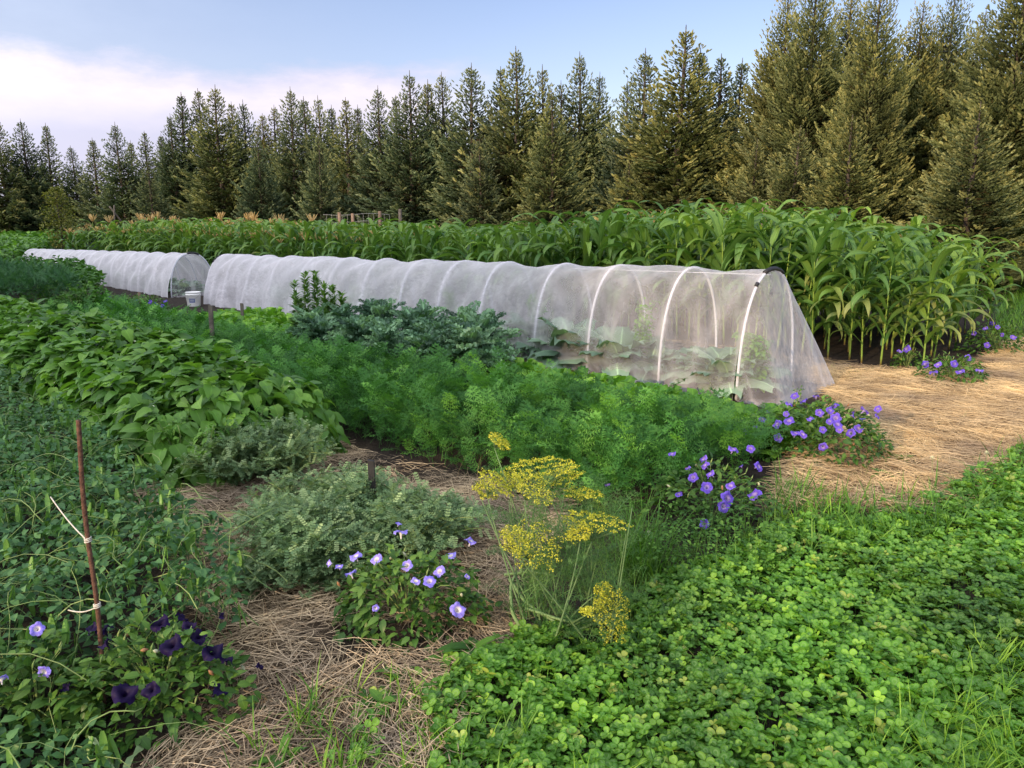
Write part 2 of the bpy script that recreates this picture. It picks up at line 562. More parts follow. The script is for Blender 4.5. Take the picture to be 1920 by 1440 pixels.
def pinnate(L=.06, pairs=6, lw=.006, ll=.011):
    """small pinnate leaf along +Y with oval leaflets"""
    V, F, g = [(-.0006, 0, 0), (.0006, 0, 0), (.0006, L, 0), (-.0006, L, 0)], [(0, 1, 2, 3)], [0] * 4
    for i in range(pairs):
        y = L * (.2 + .8 * i / (pairs - 1))
        for sd in (-1, 1):
            k = len(V)
            x1 = sd * ll
            V += [(0, y, 0), (x1 * .5, y - lw / 2 + .001, .002), (x1, y + .003, .0), (x1 * .5, y + lw / 2 + .002, .002)]
            g += [0, .6, 1, .6]
            F.append((k, k + 1, k + 2, k + 3) if sd > 0 else (k, k + 3, k + 2, k + 1))
    k = len(V)
    V += [(0, L, 0), (-lw / 2, L + ll * .5, 0), (0, L + ll, 0), (lw / 2, L + ll * .5, 0)]; g += [0, .6, 1, .6]
    F.append((k, k + 3, k + 2, k + 1))
    return T(V, F, g)


def sprig(L=.2, k=7, w=.022, seed=0):
    """conifer twig tuft along +Y: a rough spray of spikes"""
    rg = np.random.default_rng(seed)
    V, F, g, b = [], [], [], []
    for i in range(k):
        y0 = L * (i / k) * .75
        a = rg.uniform(0, 2 * PI)
        sp = rg.uniform(.35, .6) * (1 if i < k - 1 else 0)
        l2 = L * rg.uniform(.38, .6) * (1 - .35 * i / k)
        e = np.array([math.cos(a) * sp, 1.0, math.sin(a) * sp * .45]); e /= np.linalg.norm(e)
        wv = np.cross(e, rg.normal(size=3)); wv /= np.linalg.norm(wv)
        p = np.array([0, y0, 0])
        q = len(V)
        V += [p, p + e * l2 * .45 - wv * w * .5, p + e * l2, p + e * l2 * .45 + wv * w * .5]
        g += [0, .5, 1, .5]
        F.append((q, q + 1, q + 2, q + 3))
    return T(V, F, g)


# ------------------------------------------------------------------ sampling
def inpoly(P, poly):
    x, y = P[:, 0], P[:, 1]
    c = np.zeros(len(P), bool)
    n = len(poly)
    for i in range(n):
        x1, y1 = poly[i][:2]; x2, y2 = poly[(i + 1) % n][:2]
        m = ((y1 > y) != (y2 > y)) & (x < (x2 - x1) * (y - y1) / (y2 - y1 + 1e-12) + x1)
        c ^= m
    return c


def wpoly(pix):
    return np.array([G(a, b)[:2] for a, b in pix])


def polysample(poly, density, fn=None):
    poly = np.asarray(poly)
    lo, hi = poly.min(0)[:2], poly.max(0)[:2]
    n = int(np.prod(hi - lo) * density)
    P = R.random((n, 2)) * (hi - lo) + lo
    P = P[inpoly(P, poly)]
    if fn is not None:
        P = P[R.random(len(P)) < fn(P)]
    return P


def lump(P, sc=1.0, seed=0):
    """smooth 0..1 pseudo noise"""
    x, y = P[:, 0] * sc, P[:, 1] * sc
    v = np.sin(x * 1.7 + seed) * np.cos(y * 2.1 + seed * 1.3) + .6 * np.sin(x * 4.1 - y * 3.3 + seed * 2) + .4 * np.cos(x * 8.3 + y * 7.1 + seed * 3)
    return np.clip(.5 + v / 3.4, 0, 1)


# ------------------------------------------------------------------ sky and sun
SUN_EL = rad(14)
TR = np.array([.62, .785]); TR /= np.linalg.norm(TR)
w = bpy.data.worlds.new('World'); sc.world = w
w.use_nodes = True
nt = w.node_tree; nt.nodes.clear(); N, L = nt.nodes, nt.links
sky = N.new('ShaderNodeTexSky'); sky.sky_type = 'NISHITA'; sky.sun_disc = False
sky.sun_elevation = SUN_EL; sky.sun_rotation = math.atan2(-TR[0], -TR[1]) % (2 * PI)
sky.air_density = 1.0; sky.dust_density = .6; sky.ozone_density = 2.0
tcw = N.new('ShaderNodeTexCoord')
sx = N.new('ShaderNodeSeparateXYZ'); L.new(tcw.outputs['Generated'], sx.inputs[0])


def mth(op, a, b=None, c=None, clamp=False):
    n = N.new('ShaderNodeMath'); n.operation = op; n.use_clamp = clamp
    for i, v in enumerate((a, b, c)):
        if v is None: continue
        if isinstance(v, (int, float)): n.inputs[i].default_value = v
        else: L.new(v, n.inputs[i])
    return n.outputs[0]


az = mth('ARCTAN2', sx.outputs[0], sx.outputs[1])
el = mth('ARCSINE', sx.outputs[2])
cx = N.new('ShaderNodeCombineXYZ'); L.new(az, cx.inputs[0]); L.new(mth('MULTIPLY', el, 2.6), cx.inputs[1])
cn = noise(nt, 3.2, 7, cx.outputs[0], .55)
cn2 = noise(nt, 11.0, 5, cx.outputs[0], .6)
edge = mth('MULTIPLY_ADD', az, .01, .182)
edge = mth('ADD', edge, mth('MULTIPLY', mth('SUBTRACT', cn, .5), .13))
edge = mth('ADD', edge, mth('MULTIPLY', mth('SUBTRACT', cn2, .5), .05))
low = mth('MULTIPLY_ADD', mth('SUBTRACT', edge, el), 40, .3, True)
side = mth('MULTIPLY_ADD', mth('SUBTRACT', mth('MULTIPLY_ADD', cn2, .12, -.10), az), 7, .3, True)
mask = mth('MULTIPLY', low, side)
core = mth('MULTIPLY_ADD', mth('ABSOLUTE', mth('SUBTRACT', mth('SUBTRACT', edge, el), .045)), -22, 1.15, True)
core = mth('MULTIPLY', core, mth('MULTIPLY_ADD', cn2, 1.6, .1, True))
skycol = mixrgb(nt, sky.outputs[0], (1.34, 1.12, 1.22), 1.0, 'MULTIPLY')
# soft lilac haze low in the sky, brighter cloud along the band
haze = mth('MULTIPLY_ADD', el, -2.6, .75, True)
hz2 = mth('MULTIPLY', haze, mth('MULTIPLY_ADD', az, -1.1, .42, True))
CL = 6.7
skycol = mixrgb(nt, skycol, (.70 * CL, .70 * CL, .93 * CL), mth('MULTIPLY', hz2, .8))
cl = mixrgb(nt, (.68 * CL, .665 * CL, .86 * CL), (1.00 * CL, .90 * CL, 1.0 * CL), core)
skycol = mixrgb(nt, skycol, cl, mth('MULTIPLY', mask, .85))
# wide glow added behind the camera, on the sun's side, to brighten the foreground
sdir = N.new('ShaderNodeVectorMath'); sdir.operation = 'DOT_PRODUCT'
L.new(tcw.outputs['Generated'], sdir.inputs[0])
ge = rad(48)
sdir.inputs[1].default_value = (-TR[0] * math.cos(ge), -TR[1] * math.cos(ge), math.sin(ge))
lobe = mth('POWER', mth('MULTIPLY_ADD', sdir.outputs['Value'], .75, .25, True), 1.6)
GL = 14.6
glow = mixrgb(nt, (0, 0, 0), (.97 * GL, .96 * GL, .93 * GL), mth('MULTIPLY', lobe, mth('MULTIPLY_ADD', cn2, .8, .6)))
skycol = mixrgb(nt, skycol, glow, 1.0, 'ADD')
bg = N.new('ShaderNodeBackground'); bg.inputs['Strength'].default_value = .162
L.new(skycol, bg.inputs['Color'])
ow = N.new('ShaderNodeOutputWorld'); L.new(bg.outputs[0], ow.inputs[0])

sd = bpy.data.lights.new('sun', 'SUN'); sd.energy = 5.0; sd.angle = rad(.6); sd.color = (1.0, .71, .42)
so = bpy.data.objects.new('sun', sd); COL.objects.link(so)
so.rotation_euler = Vector((TR[0] * math.cos(SUN_EL), TR[1] * math.cos(SUN_EL), -math.sin(SUN_EL))).to_track_quat('-Z', 'Y').to_euler()
so.location = (-20, -25, 15)

sc.view_settings.view_transform = 'Standard'
sc.view_settings.look = 'None'
sc.view_settings.exposure = 0
sc.view_settings.gamma = 1
sc.cycles.max_bounces = 6
sc.cycles.diffuse_bounces = 3
sc.cycles.transmission_bounces = 4
sc.cycles.transparent_max_bounces = 24
sc.cycles.use_denoising = True

#@@ZONES
Z_STRAW_R = wpoly([(1440, 960), (1480, 860), (1560, 770), (1520, 690), (1800, 700), (1900, 640), (2150, 590), (2400, 640), (2200, 780), (1960, 840), (1850, 900), (1740, 985), (1600, 960)])
Z_STRAW_M = wpoly([(230, 930), (400, 890), (560, 860), (610, 820), (700, 860), (900, 895), (1060, 930), (1090, 1000), (980, 1060), (960, 1130), (1010, 1215), (880, 1280), (860, 1560), (160, 1560), (380, 1330), (390, 1200), (330, 1080), (270, 1000)])
Z_CLOVER = wpoly([(800, 1340), (860, 1270), (960, 1215), (1080, 1205), (1180, 1140), (1330, 1060), (1480, 1000), (1700, 985), (1810, 950), (1920, 905), (2100, 870), (2350, 860), (2500, 1600), (840, 1640)])


# ground sheets
def sheet(name, x0, x1, y0, y1, nx, ny, zf, mat, bf=None, kind='structure'):
    xs = np.linspace(x0, x1, nx); ys = np.linspace(y0, y1, ny)
    X, Y = np.meshgrid(xs, ys)
    P = np.stack([X.ravel(), Y.ravel()], -1)
    V = np.column_stack([P, zf(P)])
    i, j = np.meshgrid(np.arange(nx - 1), np.arange(ny - 1))
    a = (j * nx + i).ravel()
    q = np.stack([a, a + 1, a + nx + 1, a + nx], -1)
    mb = MB()
    mb._push(V, np.zeros((0, 3), int), q, np.full(len(V), .5), np.full(len(V), .5), np.zeros(len(V)) if bf is None else bf(P), 0)
    o = mb.build(name, mat, smooth=True)
    tag(o, kind=kind)
    return o


def softmask(P):
    r = np.zeros(len(P))
    for z in (Z_STRAW_R, Z_STRAW_M):
        acc = np.zeros(len(P))
        for dx, dy in ((0, 0), (.1, 0), (-.1, 0), (0, .1), (0, -.1), (.05, .05), (-.05, -.05)):
            acc += inpoly(P + np.array([dx, dy]) + .05 * (lump(P, 6, 2)[:, None] - .5), z)
        r = np.maximum(r, acc / 7)
    return r


def bare(P):
    """spots of bare soil in the straw"""
    c = G(715, 1205)[:2]; d = np.hypot((P[:, 0] - c[0]) / .30, (P[:, 1] - c[1]) / .13)
    c2 = G(800, 880)[:2]; d2 = np.hypot((P[:, 0] - c2[0]) / .9, (P[:, 1] - c2[1]) / .28)
    return np.clip(1.5 - d, 0, 1) + np.clip(1.4 - d2, 0, .85)


def soilz(P):
    return .02 * (lump(P, 2.5, 1) - .5) + .018 * (lump(P, 9, 4) - .5)


def straw_b(P):
    return np.clip(softmask(P) - bare(P), 0, 1) * .9 + .05


sheet('ground', -700, 700, -300, 1500, 8, 8, lambda P: np.full(len(P), -.05), M['field'])
sheet('garden_soil', -24, 9, -2, 30, 260, 260, soilz, M['soil'], straw_b)

#@@TREES
sprigs = [sprig(.26, 12, .052, s) for s in range(3)]


def spruce_meshes(seed, H=7.0, Rm=1.7, dens=1.0, brown=0.0, low=.04, power=.85, lean=0, mat='spruce'):
    rg = np.random.default_rng(seed)
    mbt = MB()
    hs = np.linspace(0, 1, 9)
    P = np.stack([lean * hs ** 2 + .03 * np.sin(hs * 7 + seed), .03 * np.cos(hs * 5 + seed), hs * H], -1)
    mbt.add(tube(P, .017 * H * (1 - hs) ** .8 + .008, 8))
    locs, yaws, pits, scs, rn, bb = [], [], [], [], [], []
    z = low * H
    while z < H * .955:
        f = z / H / .972
        ctr = np.array([np.interp(f, hs, P[:, 0]), np.interp(f, hs, P[:, 1]), z])
        nb = rg.integers(6, 9) if f < .9 else 5
        a0 = rg.uniform(0, 2 * PI)
        for k in range(nb):
            Lb = Rm * ((1 - f) ** power) * rg.uniform(.62, 1.18) * (1 - .35 * max(0, (.14 - f) / .14)) + .06
            if rg.random() < .06: Lb *= 1.25
            if rg.random() < .07: continue
            a = a0 + 2 * PI * k / nb + rg.uniform(-.3, .3)
            d = np.array([math.cos(a), math.sin(a), 0]); sd_ = np.array([-d[1], d[0], 0])
            up0 = -.22 + .95 * f ** 1.5 + rg.uniform(-.12, .12)
            up1 = .28 + .15 * rg.random()
            nseg = max(3, int(Lb / .135 * dens))
            for i in range(nseg):
                u = (i + .8) / nseg
                c = ctr + d * Lb * u + np.array([0, 0, Lb * (up0 * u + up1 * u * u)])
                wd = .46 * Lb * (1 - u) ** .7 * min(1, u * 3.2)
                slope = math.atan(up0 + 2 * up1 * u)
                m = max(1, int(round(wd / .13 * dens)))
                for sgn in (-1, 1):
                    for j in range(m):
                        v = (j + .4) / m * wd
                        q = c + sd_ * sgn * v + d * v * .35 + np.array([0, 0, -.20 * v + rg.uniform(-.05, .05)])
                        locs.append(q); yaws.append(a - PI / 2 + sgn * rg.uniform(.15, 1.15)); pits.append(slope + rg.uniform(-.30, .25))
                        scs.append(rg.uniform(.6, 1.15) * (1 - .62 * f * f))
                        rn.append(np.clip(-.05 + 1.0 * u * rg.uniform(.6, 1.05) * (1 - .25 * v / (wd + .01)), 0, 1))  # crown shade in the colour: sprigs darken toward the trunk
                        bb.append((.8 * rg.random() if (brown and f > .55 and rg.random() < brown) else 0) + (.35 * rg.random() if u < .3 else 0))
                if i == nseg - 1:
                    locs.append(c); yaws.append(a - PI / 2); pits.append(slope + .1); scs.append(1.0 * (1 - .66 * f)); rn.append(.9); bb.append(0)
        for q_ in range(5):
            a = rg.uniform(0, 6.28); r_ = rg.uniform(.02, .30) * Rm * (1 - f) ** power
            locs.append(ctr + [math.cos(a) * r_, math.sin(a) * r_, rg.uniform(-.1, .1)]); yaws.append(a - PI / 2); pits.append(rg.uniform(-.3, .8))
            scs.append(rg.uniform(.7, 1.0) * (1 - .7 * f)); rn.append(rg.uniform(0, .2)); bb.append(.2 * rg.random())  # inner sprigs coloured dark to paint the crown's inner shade
        z += (.19 + .12 * rg.random()) * (1.0 - .55 * f)
    for i in range(7):
        locs.append(np.array([P[-1][0], P[-1][1], H * .955 - .05 + i * H * .006])); yaws.append(i * 2.4); pits.append(1.25); scs.append(.42 - .04 * i); rn.append(.8); bb.append(0)
    locs = np.array(locs); n = len(locs)
    mb = MB()
    which = rg.integers(0, 3, n)
    Rm_ = rot(np.array(yaws), np.array(pits), rg.uniform(-.35, .35, n))
    for q in range(3):
        k = which == q
        mb.scatter(sprigs[q], locs[k], Rm_[k], np.array(scs)[k], np.array(rn)[k], np.array(bb)[k])
    return mbt.mesh('trunk', M['bark'], True), mb.mesh('crown', M[mat])


KINDS = {
    'slim': [spruce_meshes(s, 7, 1.6, 1.1, low=lo, power=1.0) for s, lo in ((1, .05), (2, .12))],
    'full': [spruce_meshes(s, 7, 2.2, 1.15, low=lo, power=1.0) for s, lo in ((3, .04), (4, .05), (5, .10))],
    'brown': [spruce_meshes(6, 7, 1.7, 1.1, brown=.5, power=.95)],
    'fullright': [spruce_meshes(s, 7, 2.2, 1.15, low=.04, power=1.0, mat='sprucesuntint') for s in (13, 14)],
    'double': [spruce_meshes(7, 7, 1.8, 1.1, power=.85, lean=.25)],
    'big': [spruce_meshes(s, 10.5, 3.2, 1.25, low=.02, power=.82, mat='sprucesuntint') for s in (8, 9, 10)],
}
KH = {'fullright': 7, 'slim': 7, 'full': 7, 'brown': 7, 'double': 7, 'big': 10.5}


def tdepth(px):
    return float(np.interp(px, [0, 300, 600, 960, 1280, 1600, 1900, 2100], [45, 41, 36, 30, 26, 22, 18.5, 17]))


# (pixel x of the top, pixel row of the top, kind, extra depth, width factor, label)
TREES = [
    (-8, 222, 'full', -1, 1.1, 'spruce cut by the left edge of the photo, bare trunk below'),
    (38, 222, 'full', 0, 1.0, 'spruce with bare lower trunk, second from the left edge'),
    (84, 230, 'slim', 1, 1.0, 'narrow spruce with tiered top, third from the left edge'),
    (132, 272, 'full', 2, 1.0, 'short spruce between the narrow tiered one and the pointed one at left'),
    (172, 258, 'slim', 1, 1.2, 'small pointed spruce behind the tasselled corn, left part of the treeline'),
    (216, 228, 'full', 0, 1.0, 'broad olive spruce with pointed top standing alone left of the dip'),
    (243, 262, 'slim', 4, 1.0, 'low spruce filling in right behind the broad olive one at left'),
    (271, 245, 'slim', 2, 1.1, 'dark small topped spruce at the dip in the left treeline'),
    (300, 250, 'slim', 4, 1.0, 'low spruce top peeking out at the dip in the left treeline'),
    (318, 212, 'full', 1, .9, 'ragged topped spruce at the left end of the taller group'),
    (337, 172, 'slim', 2, 1.1, 'tall thin spruce with long bare leader, left of the tallest left group'),
    (370, 165, 'slim', 3, 1.1, 'spruce with a long bare leader beside the bushiest topped one'),
    (402, 158, 'full', 0, 1.1, 'tallest spruce of the left group with tufted thick top'),
    (434, 190, 'slim', 3, 1.0, 'thin spruce immediately right of the tufted tall one'),
    (454, 186, 'full', 2, .9, 'dark spruce closing the left tall group on its right'),
    (492, 212, 'slim', 2, 1.1, 'grey green spruce just left of the browning one'),
    (513, 196, 'brown', 3, 1.0, 'spruce with rust brown upper branches in the left middle'),
    (543, 162, 'full', 1, .95, 'tall spruce right of the browning one'),
    (570, 180, 'slim', 3, 1.1, 'thin spruce close behind right of the tall one in the left middle'),
    (597, 178, 'full', 2, .9, 'pointed spruce in the left middle above the paler young one'),
    (620, 196, 'slim', 4, 1.0, 'half hidden spruce top in the left middle'),
    (648, 182, 'slim', 1, 1.1, 'narrow dark spruce above the wire fence'),
    (669, 196, 'slim', 3, 1.0, 'low thin spruce top above the wire fence'),
    (708, 160, 'full', 0, .95, 'broad spruce above the right end of the wire fence'),
    (742, 178, 'slim', 4, 1.0, 'narrow spruce squeezed behind the bare trunked one'),
    (768, 132, 'full', 0, 1.05, 'broad spruce with two pale bare trunks below its skirt'),
    (800, 148, 'slim', 2, 1.1, 'thin spruce right of the one with pale bare trunks'),
    (828, 134, 'full', 3, .9, 'dark shaded spruce with dense pointed top near the cloud end'),
    (880, 114, 'double', 0, 1.1, 'leaning open branched spruce at the end of the cloud bank'),
    (940, 124, 'slim', 2, 1.2, 'spruce left of the tallest one at the centre'),
    (968, 86, 'full', 0, 1.05, 'tallest spruce at the centre of the photo with sharp leader'),
    (1019, 120, 'full', 1, .95, 'spruce right of the tallest central one'),
    (1052, 150, 'brown', 2, .9, 'spruce with brownish twigs behind the pale young central one'),
    (1088, 96, 'full', 3, .95, 'dark spruce left of the gap showing sky at centre right'),
    (1124, 134, 'full', 4, .9, 'dark bushy topped spruce bordering the sky gap'),
    (1178, 146, 'full', 2, .8, 'open topped spruce just right of the sky gap'),
    (1210, 86, 'double', 1, 1.0, 'spruce with crooked thin leader right of the sky gap'),
    (1284, 46, 'full', 0, 1.25, 'tall dense olive spruce standing out right of centre'),
    (1312, 90, 'slim', 1, 1.2, 'thin spruce with bare leader beside the tall dense olive one'),
    (1352, 100, 'slim', 2, 1.2, 'narrow spruce in the notch left of the big right group'),
    (1390, 108, 'slim', 4, 1.1, 'small dark thin spruce top in the notch'),
    (1444, 92, 'full', 1, 1.1, 'smaller spruce leaning against the big right group'),
    (1482, -30, 'big', 1, .85, 'big spruce forming the left shoulder of the right group'),
    (1536, -70, 'big', 0, .9, 'big dense spruce second in the right group'),
    (1600, -40, 'big', 3, .9, 'big spruce behind, between the dense and the trunk showing one'),
    (1656, -60, 'big', -1, .8, 'big spruce with its reddish trunk showing through branches'),
    (1735, -10, 'big', 2.5, .85, 'big shaded spruce left of the dark gap at right'),
    (1795, -40, 'big', 3, .8, 'big spruce with trunk showing, behind the dark gap at right'),
    (1850, 10, 'big', 3.5, .8, 'big spruce in the back left of the rightmost one'),
    (1935, -120, 'big', -1, .95, 'big golden lit spruce cut by the right edge'),
    (2080, -120, 'big', 0, 1.0, 'big spruce beyond the right edge of the photo'),
    # shorter, paler ones in front
    (277, 300, 'slim', -3, 1.3, 'short pale young spruce standing in front of the left group'),
    (482, 252, 'full', -3, .95, 'young blue green spruce in front of the browning one'),
    (596, 250, 'full', -3, .9, 'young blue green spruce below the pointed one in the left middle'),
    (1036, 168, 'full', -3, 1.0, 'young blue grey spruce in front at the centre'),
    (1600, 215, 'full', -3, 1.25, 'low spruce in front of the big right group above the corn'),
    (1420, 260, 'full', -2, 1.1, 'low spruce with dark hollow beside it above the corn'),
    (1840, 190, 'full', -3.5, 1.3, 'low golden spruce in front at the right edge'),
    (1500, 235, 'full', -3, 1.2, 'low olive spruce in front of the left shoulder of the right group'),
    (900, 260, 'full', -2, 1.1, 'low skirted spruce in front of the leaning open one'),
    (1180, 300, 'full', -1.5, 1.1, 'low spruce skirting the sky gap above the corn'),
]


def plant_tree(x, y, h, kind, wf, label, group='spruces of the shelterbelt', i=0, pale=False):
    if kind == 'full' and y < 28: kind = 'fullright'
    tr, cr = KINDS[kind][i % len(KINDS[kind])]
    t = thing('spruce_tree', label, 'tree', (x, y, -.05), random.uniform(0, 6.28), group)
    s = h / KH[kind]
    sw = s * wf
    if kind != 'big' and y > 0: sw *= 1.08
    t.scale = (sw, sw, s)
    link('trunk', tr, t); link('crown', cr, t)
    return t


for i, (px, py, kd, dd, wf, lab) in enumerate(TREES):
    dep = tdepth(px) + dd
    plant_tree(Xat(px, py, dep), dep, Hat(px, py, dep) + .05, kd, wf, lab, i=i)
# deep second belt that closes the wood behind
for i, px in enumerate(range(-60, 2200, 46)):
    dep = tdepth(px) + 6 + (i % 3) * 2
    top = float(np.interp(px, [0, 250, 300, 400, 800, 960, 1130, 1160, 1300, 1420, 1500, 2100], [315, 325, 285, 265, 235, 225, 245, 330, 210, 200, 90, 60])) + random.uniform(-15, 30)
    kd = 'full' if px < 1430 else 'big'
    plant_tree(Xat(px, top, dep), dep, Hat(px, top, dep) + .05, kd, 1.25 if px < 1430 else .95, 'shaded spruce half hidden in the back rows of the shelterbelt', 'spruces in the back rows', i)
#@@SHADE
# unseen spruces added behind the camera to keep low sun off the beds
k = 0
perp = np.array([-TR[1], TR[0]])
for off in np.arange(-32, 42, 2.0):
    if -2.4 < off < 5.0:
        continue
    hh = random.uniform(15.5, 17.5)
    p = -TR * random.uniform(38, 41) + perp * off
    plant_tree(p[0], p[1], hh, 'big', 1.15, 'unseen spruce added behind the camera to shade the beds', 'added spruces behind the camera', k)
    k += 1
for off, hh, kd in ((-.2, 14.6, 'slim'),):
    p = -TR * 40 + perp * off
    plant_tree(p[0], p[1], hh, kd, .6, 'thin unseen spruce added behind the camera to dapple the sun gap', 'thin added spruces behind the camera', k)
    k += 1

# ------------------------------------------------------------------ net tunnels
#@@TUNNEL
A0 = G(1395, 742)[:2]
A0 = np.array([2.0, 6.72])
UD = np.array([-S2, S2]); VD = np.array([S2, S2])


def hoopdim(t):
    return 1.06 - .012 * t, 1.13 - .021 * t      # width, height


def hoop_pt(t, f, grow=0.0, hs=1.0, jit=0.0):
    """f 0 = near foot, 1 = far foot"""
    w_, h_ = hoopdim(t)
    a = PI * f
    c = A0 + UD * t + VD * w_ / 2
    x = -math.cos(a); z = math.sin(a)
    x = math.copysign(abs(x) ** .9, x); z = z ** .82
    p = c + VD * x * (w_ / 2 + grow)
    return np.array([p[0], p[1], z * (h_ * hs + grow) - .01])


def make_tunnel(name, label, group, ts, end, seed):
    rg = np.random.default_rng(seed)
    o3 = hoop_pt(ts[0], .5); o3[2] = 0
    th = thing(name, label, 'net tunnel', o3, 0, group)
    off = -o3
    fr = [i / 22 for i in range(23)]
    for t in ts:
        P = np.array([hoop_pt(t, f) for f in fr]) + off
        P[0][2] = P[-1][2] = -.03
        mb = MB(); mb.add(tube(P, .0125, 8)); mb.build('hoop', M['pipe'], th, True)
    # ridge pole under the cover
    P = np.array([hoop_pt(t, .5) - np.array([0, 0, .045]) for t in (ts[0], ts[0] + 2.4)]) + off
    mb = MB(); mb.add(tube(P, .004, 6)); mb.build('ridge_pole', M['pipe'], th, True)
    # cover
    nt_ = (len(ts) - 1) * 12 + 1
    nf = 40
    V, bb = [], []
    ph = rg.uniform(0, 6, 12)
    for i in range(nt_):
        k = i / 12
        i0 = min(int(k), len(ts) - 2); fk = k - i0
        t = ts[i0] * (1 - fk) + ts[i0 + 1] * fk
        sag = math.sin(PI * fk) ** .8
        for j in range(nf + 1):
            f = j / nf
            am = sag * (.035 + .02 * math.sin(i0 * 1.7 + ph[0]))
            lo = abs(f - .5) * 2
            g = .016 - am * (1.1 - .5 * lo)
            g += sag * .012 * math.sin(9 * f * PI + 5 * t + ph[1]) + .010 * sag * math.sin(t * 13 + f * 21 + ph[2])
            if lo > .7:
                g += (lo - .7) / .3 * (.05 + .04 * math.sin(t * 7 + ph[3]) + .02 * math.sin(t * 19 + ph[4]))
            p = hoop_pt(t, f, g)
            if j in (0, nf): p[2] = -.015
            V.append(p + off)
            fold = .10 * max(0, math.sin(t * 11 + 14 * f + ph[5])) ** 6 + .08 * max(0, math.sin(t * 5 - 9 * f + ph[6])) ** 8
            far = min(1, max(0, (t - 1.0) / 8.0))
            bb.append(fold + .42 * far ** .8 + .015 + (.10 if lo > .93 else 0) + .16 * math.exp(-((fk * (1 - fk)) / .02) ** 2))
    F = []
    for i in range(nt_ - 1):
        for j in range(nf):
            a = i * (nf + 1) + j
            F.append((a, a + 1, a + nf + 2, a + nf + 1))
    mb = MB(); mb.add(T(V, F, None, bb)); mb.build('net_cover', M['net'], th, True)
    # end net
    t0 = ts[0]
    foot = [np.array(p) for p in end]
    V, bb = [], []
    nr = 16
    for i in range(nr + 1):
        r = i / nr
        for j in range(nf + 1):
            f = j / nf
            top = hoop_pt(t0, f, .018)
            x = f * (len(foot) - 1); i0 = min(int(x), len(foot) - 2)
            gp = foot[i0] * (1 - x + i0) + foot[i0 + 1] * (x - i0)
            g3 = np.array([gp[0], gp[1], -.012 + .02 * (math.sin(f * 60 + seed) > .6)])
            p = top * (1 - r) + g3 * r
            fold = math.sin(f * 34 + 3 * math.sin(f * 9) + ph[7])
            p = p + np.array([.7, -.7, 0]) * fold * .022 * r * (1.1 - r) * 2
            V.append(p + off)
            bb.append(.05 + .22 * max(0, fold) ** 4 * r + (.15 if r > .92 else 0))
    F = []
    for i in range(nr):
        for j in range(nf):
            a = i * (nf + 1) + j
            F.append((a, a + 1, a + nf + 2, a + nf + 1))
    mb = MB(); mb.add(T(V, F, None, bb)); mb.build('end_net', M['net'], th, True)
    # far end
    t1 = ts[-1]
    V = [hoop_pt(t1, j / nf, .016) + off for j in range(nf + 1)] + [hoop_pt(t1, .5) * np.array([1, 1, .4]) + off]
    F = [(j, j + 1, nf + 1) for j in range(nf)]
    mb = MB(); mb.add(T(V, F, None, np.full(len(V), .2))); mb.build('end_net', M['net'], th, True)
    # black clips
    for f0, f1, r in ((.42, .60, .021),) if seed == 1 else ((.46, .6, .021),):
        P = np.array([hoop_pt(t0, f, .012) for f in np.linspace(f0, f1, 7)]) + off
        mb = MB(); mb.add(tube(P, r, 8)); mb.build('clip', M['clip'], th, True)
    if seed == 1:
        P = np.array([hoop_pt(t0, f, .008) for f in np.linspace(.325, .345, 4)]) + off
        mb = MB(); mb.add(tube(P, .018, 8)); mb.build('clip', M['clip'], th, True)
        P = np.array([hoop_pt(ts[-1], f, .012) for f in np.linspace(.30, .42, 5)]) + off
        mb = MB(); mb.add(tube(P, .018, 8)); mb.build('clip', M['clip'], th, True)
    return th


ts1 = [0, .83, 1.72, 2.48, 3.40, 4.18, 4.98, 5.86, 6.75, 7.6, 8.5, 9.3, 10.1, 10.85]
ts2 = [12.5 + .86 * i for i in range(14)]
e0 = hoop_pt(0, 0)[:2]; e1 = hoop_pt(0, 1)[:2]
make_tunnel('net_tunnel', 'long white insect net tunnel on hoops, its right end tented down to the straw', 'net tunnels',
            ts1, [e0 + [-.02, -.05], [2.12, 6.42], [2.28, 6.33], [2.52, 6.62], [2.9, 7.0], [3.12, 7.22], [3.02, 7.4], e1 + [.02, .06]], 1)
f0 = hoop_pt(12.5, 0)[:2]; f1 = hoop_pt(12.5, 1)[:2]
make_tunnel('net_tunnel', 'white insect net tunnel farther off at left behind the bucket', 'net tunnels',
            ts2, [f0, f0 * .7 + f1 * .3 + [.1, -.1], f0 * .3 + f1 * .7 + [.1, -.1], f1], 4)

# ------------------------------------------------------------------ single-plant builders
def ruffled(L, W, n=7, half=3, amp=.5, droop=.6, seed=0, prof=None, freq=3.0):
    rg = np.random.default_rng(seed)
    prof = prof or (lambda t: math.sin(PI * min(1, .08 + .9 * t)) ** .6)
    V, g = [], []
    ph = rg.uniform(0, 6)
    for i in range(n + 1):
        t = i / n
        w = W / 2 * prof(t)
        for j in range(-half, half + 1):
            u = j / half
            e = abs(u) ** 2
            z = -droop * L * t * t + amp * W * .22 * e * math.sin(i * freq + j * 1.3 + ph) - .12 * W * abs(u)
            y = L * t * (1 - .15 * droop * t) + amp * W * .10 * e * math.cos(i * freq * 1.3 + j + ph)
            V.append((u * w * (1 + .12 * amp * math.sin(i * 5 + ph)), y, z)); g.append(abs(u))
    c = 2 * half + 1
    F = [(i * c + j, i * c + j + 1, (i + 1) * c + j + 1, (i + 1) * c + j) for i in range(n) for j in range(c - 1)]
    return T(V, F, g)


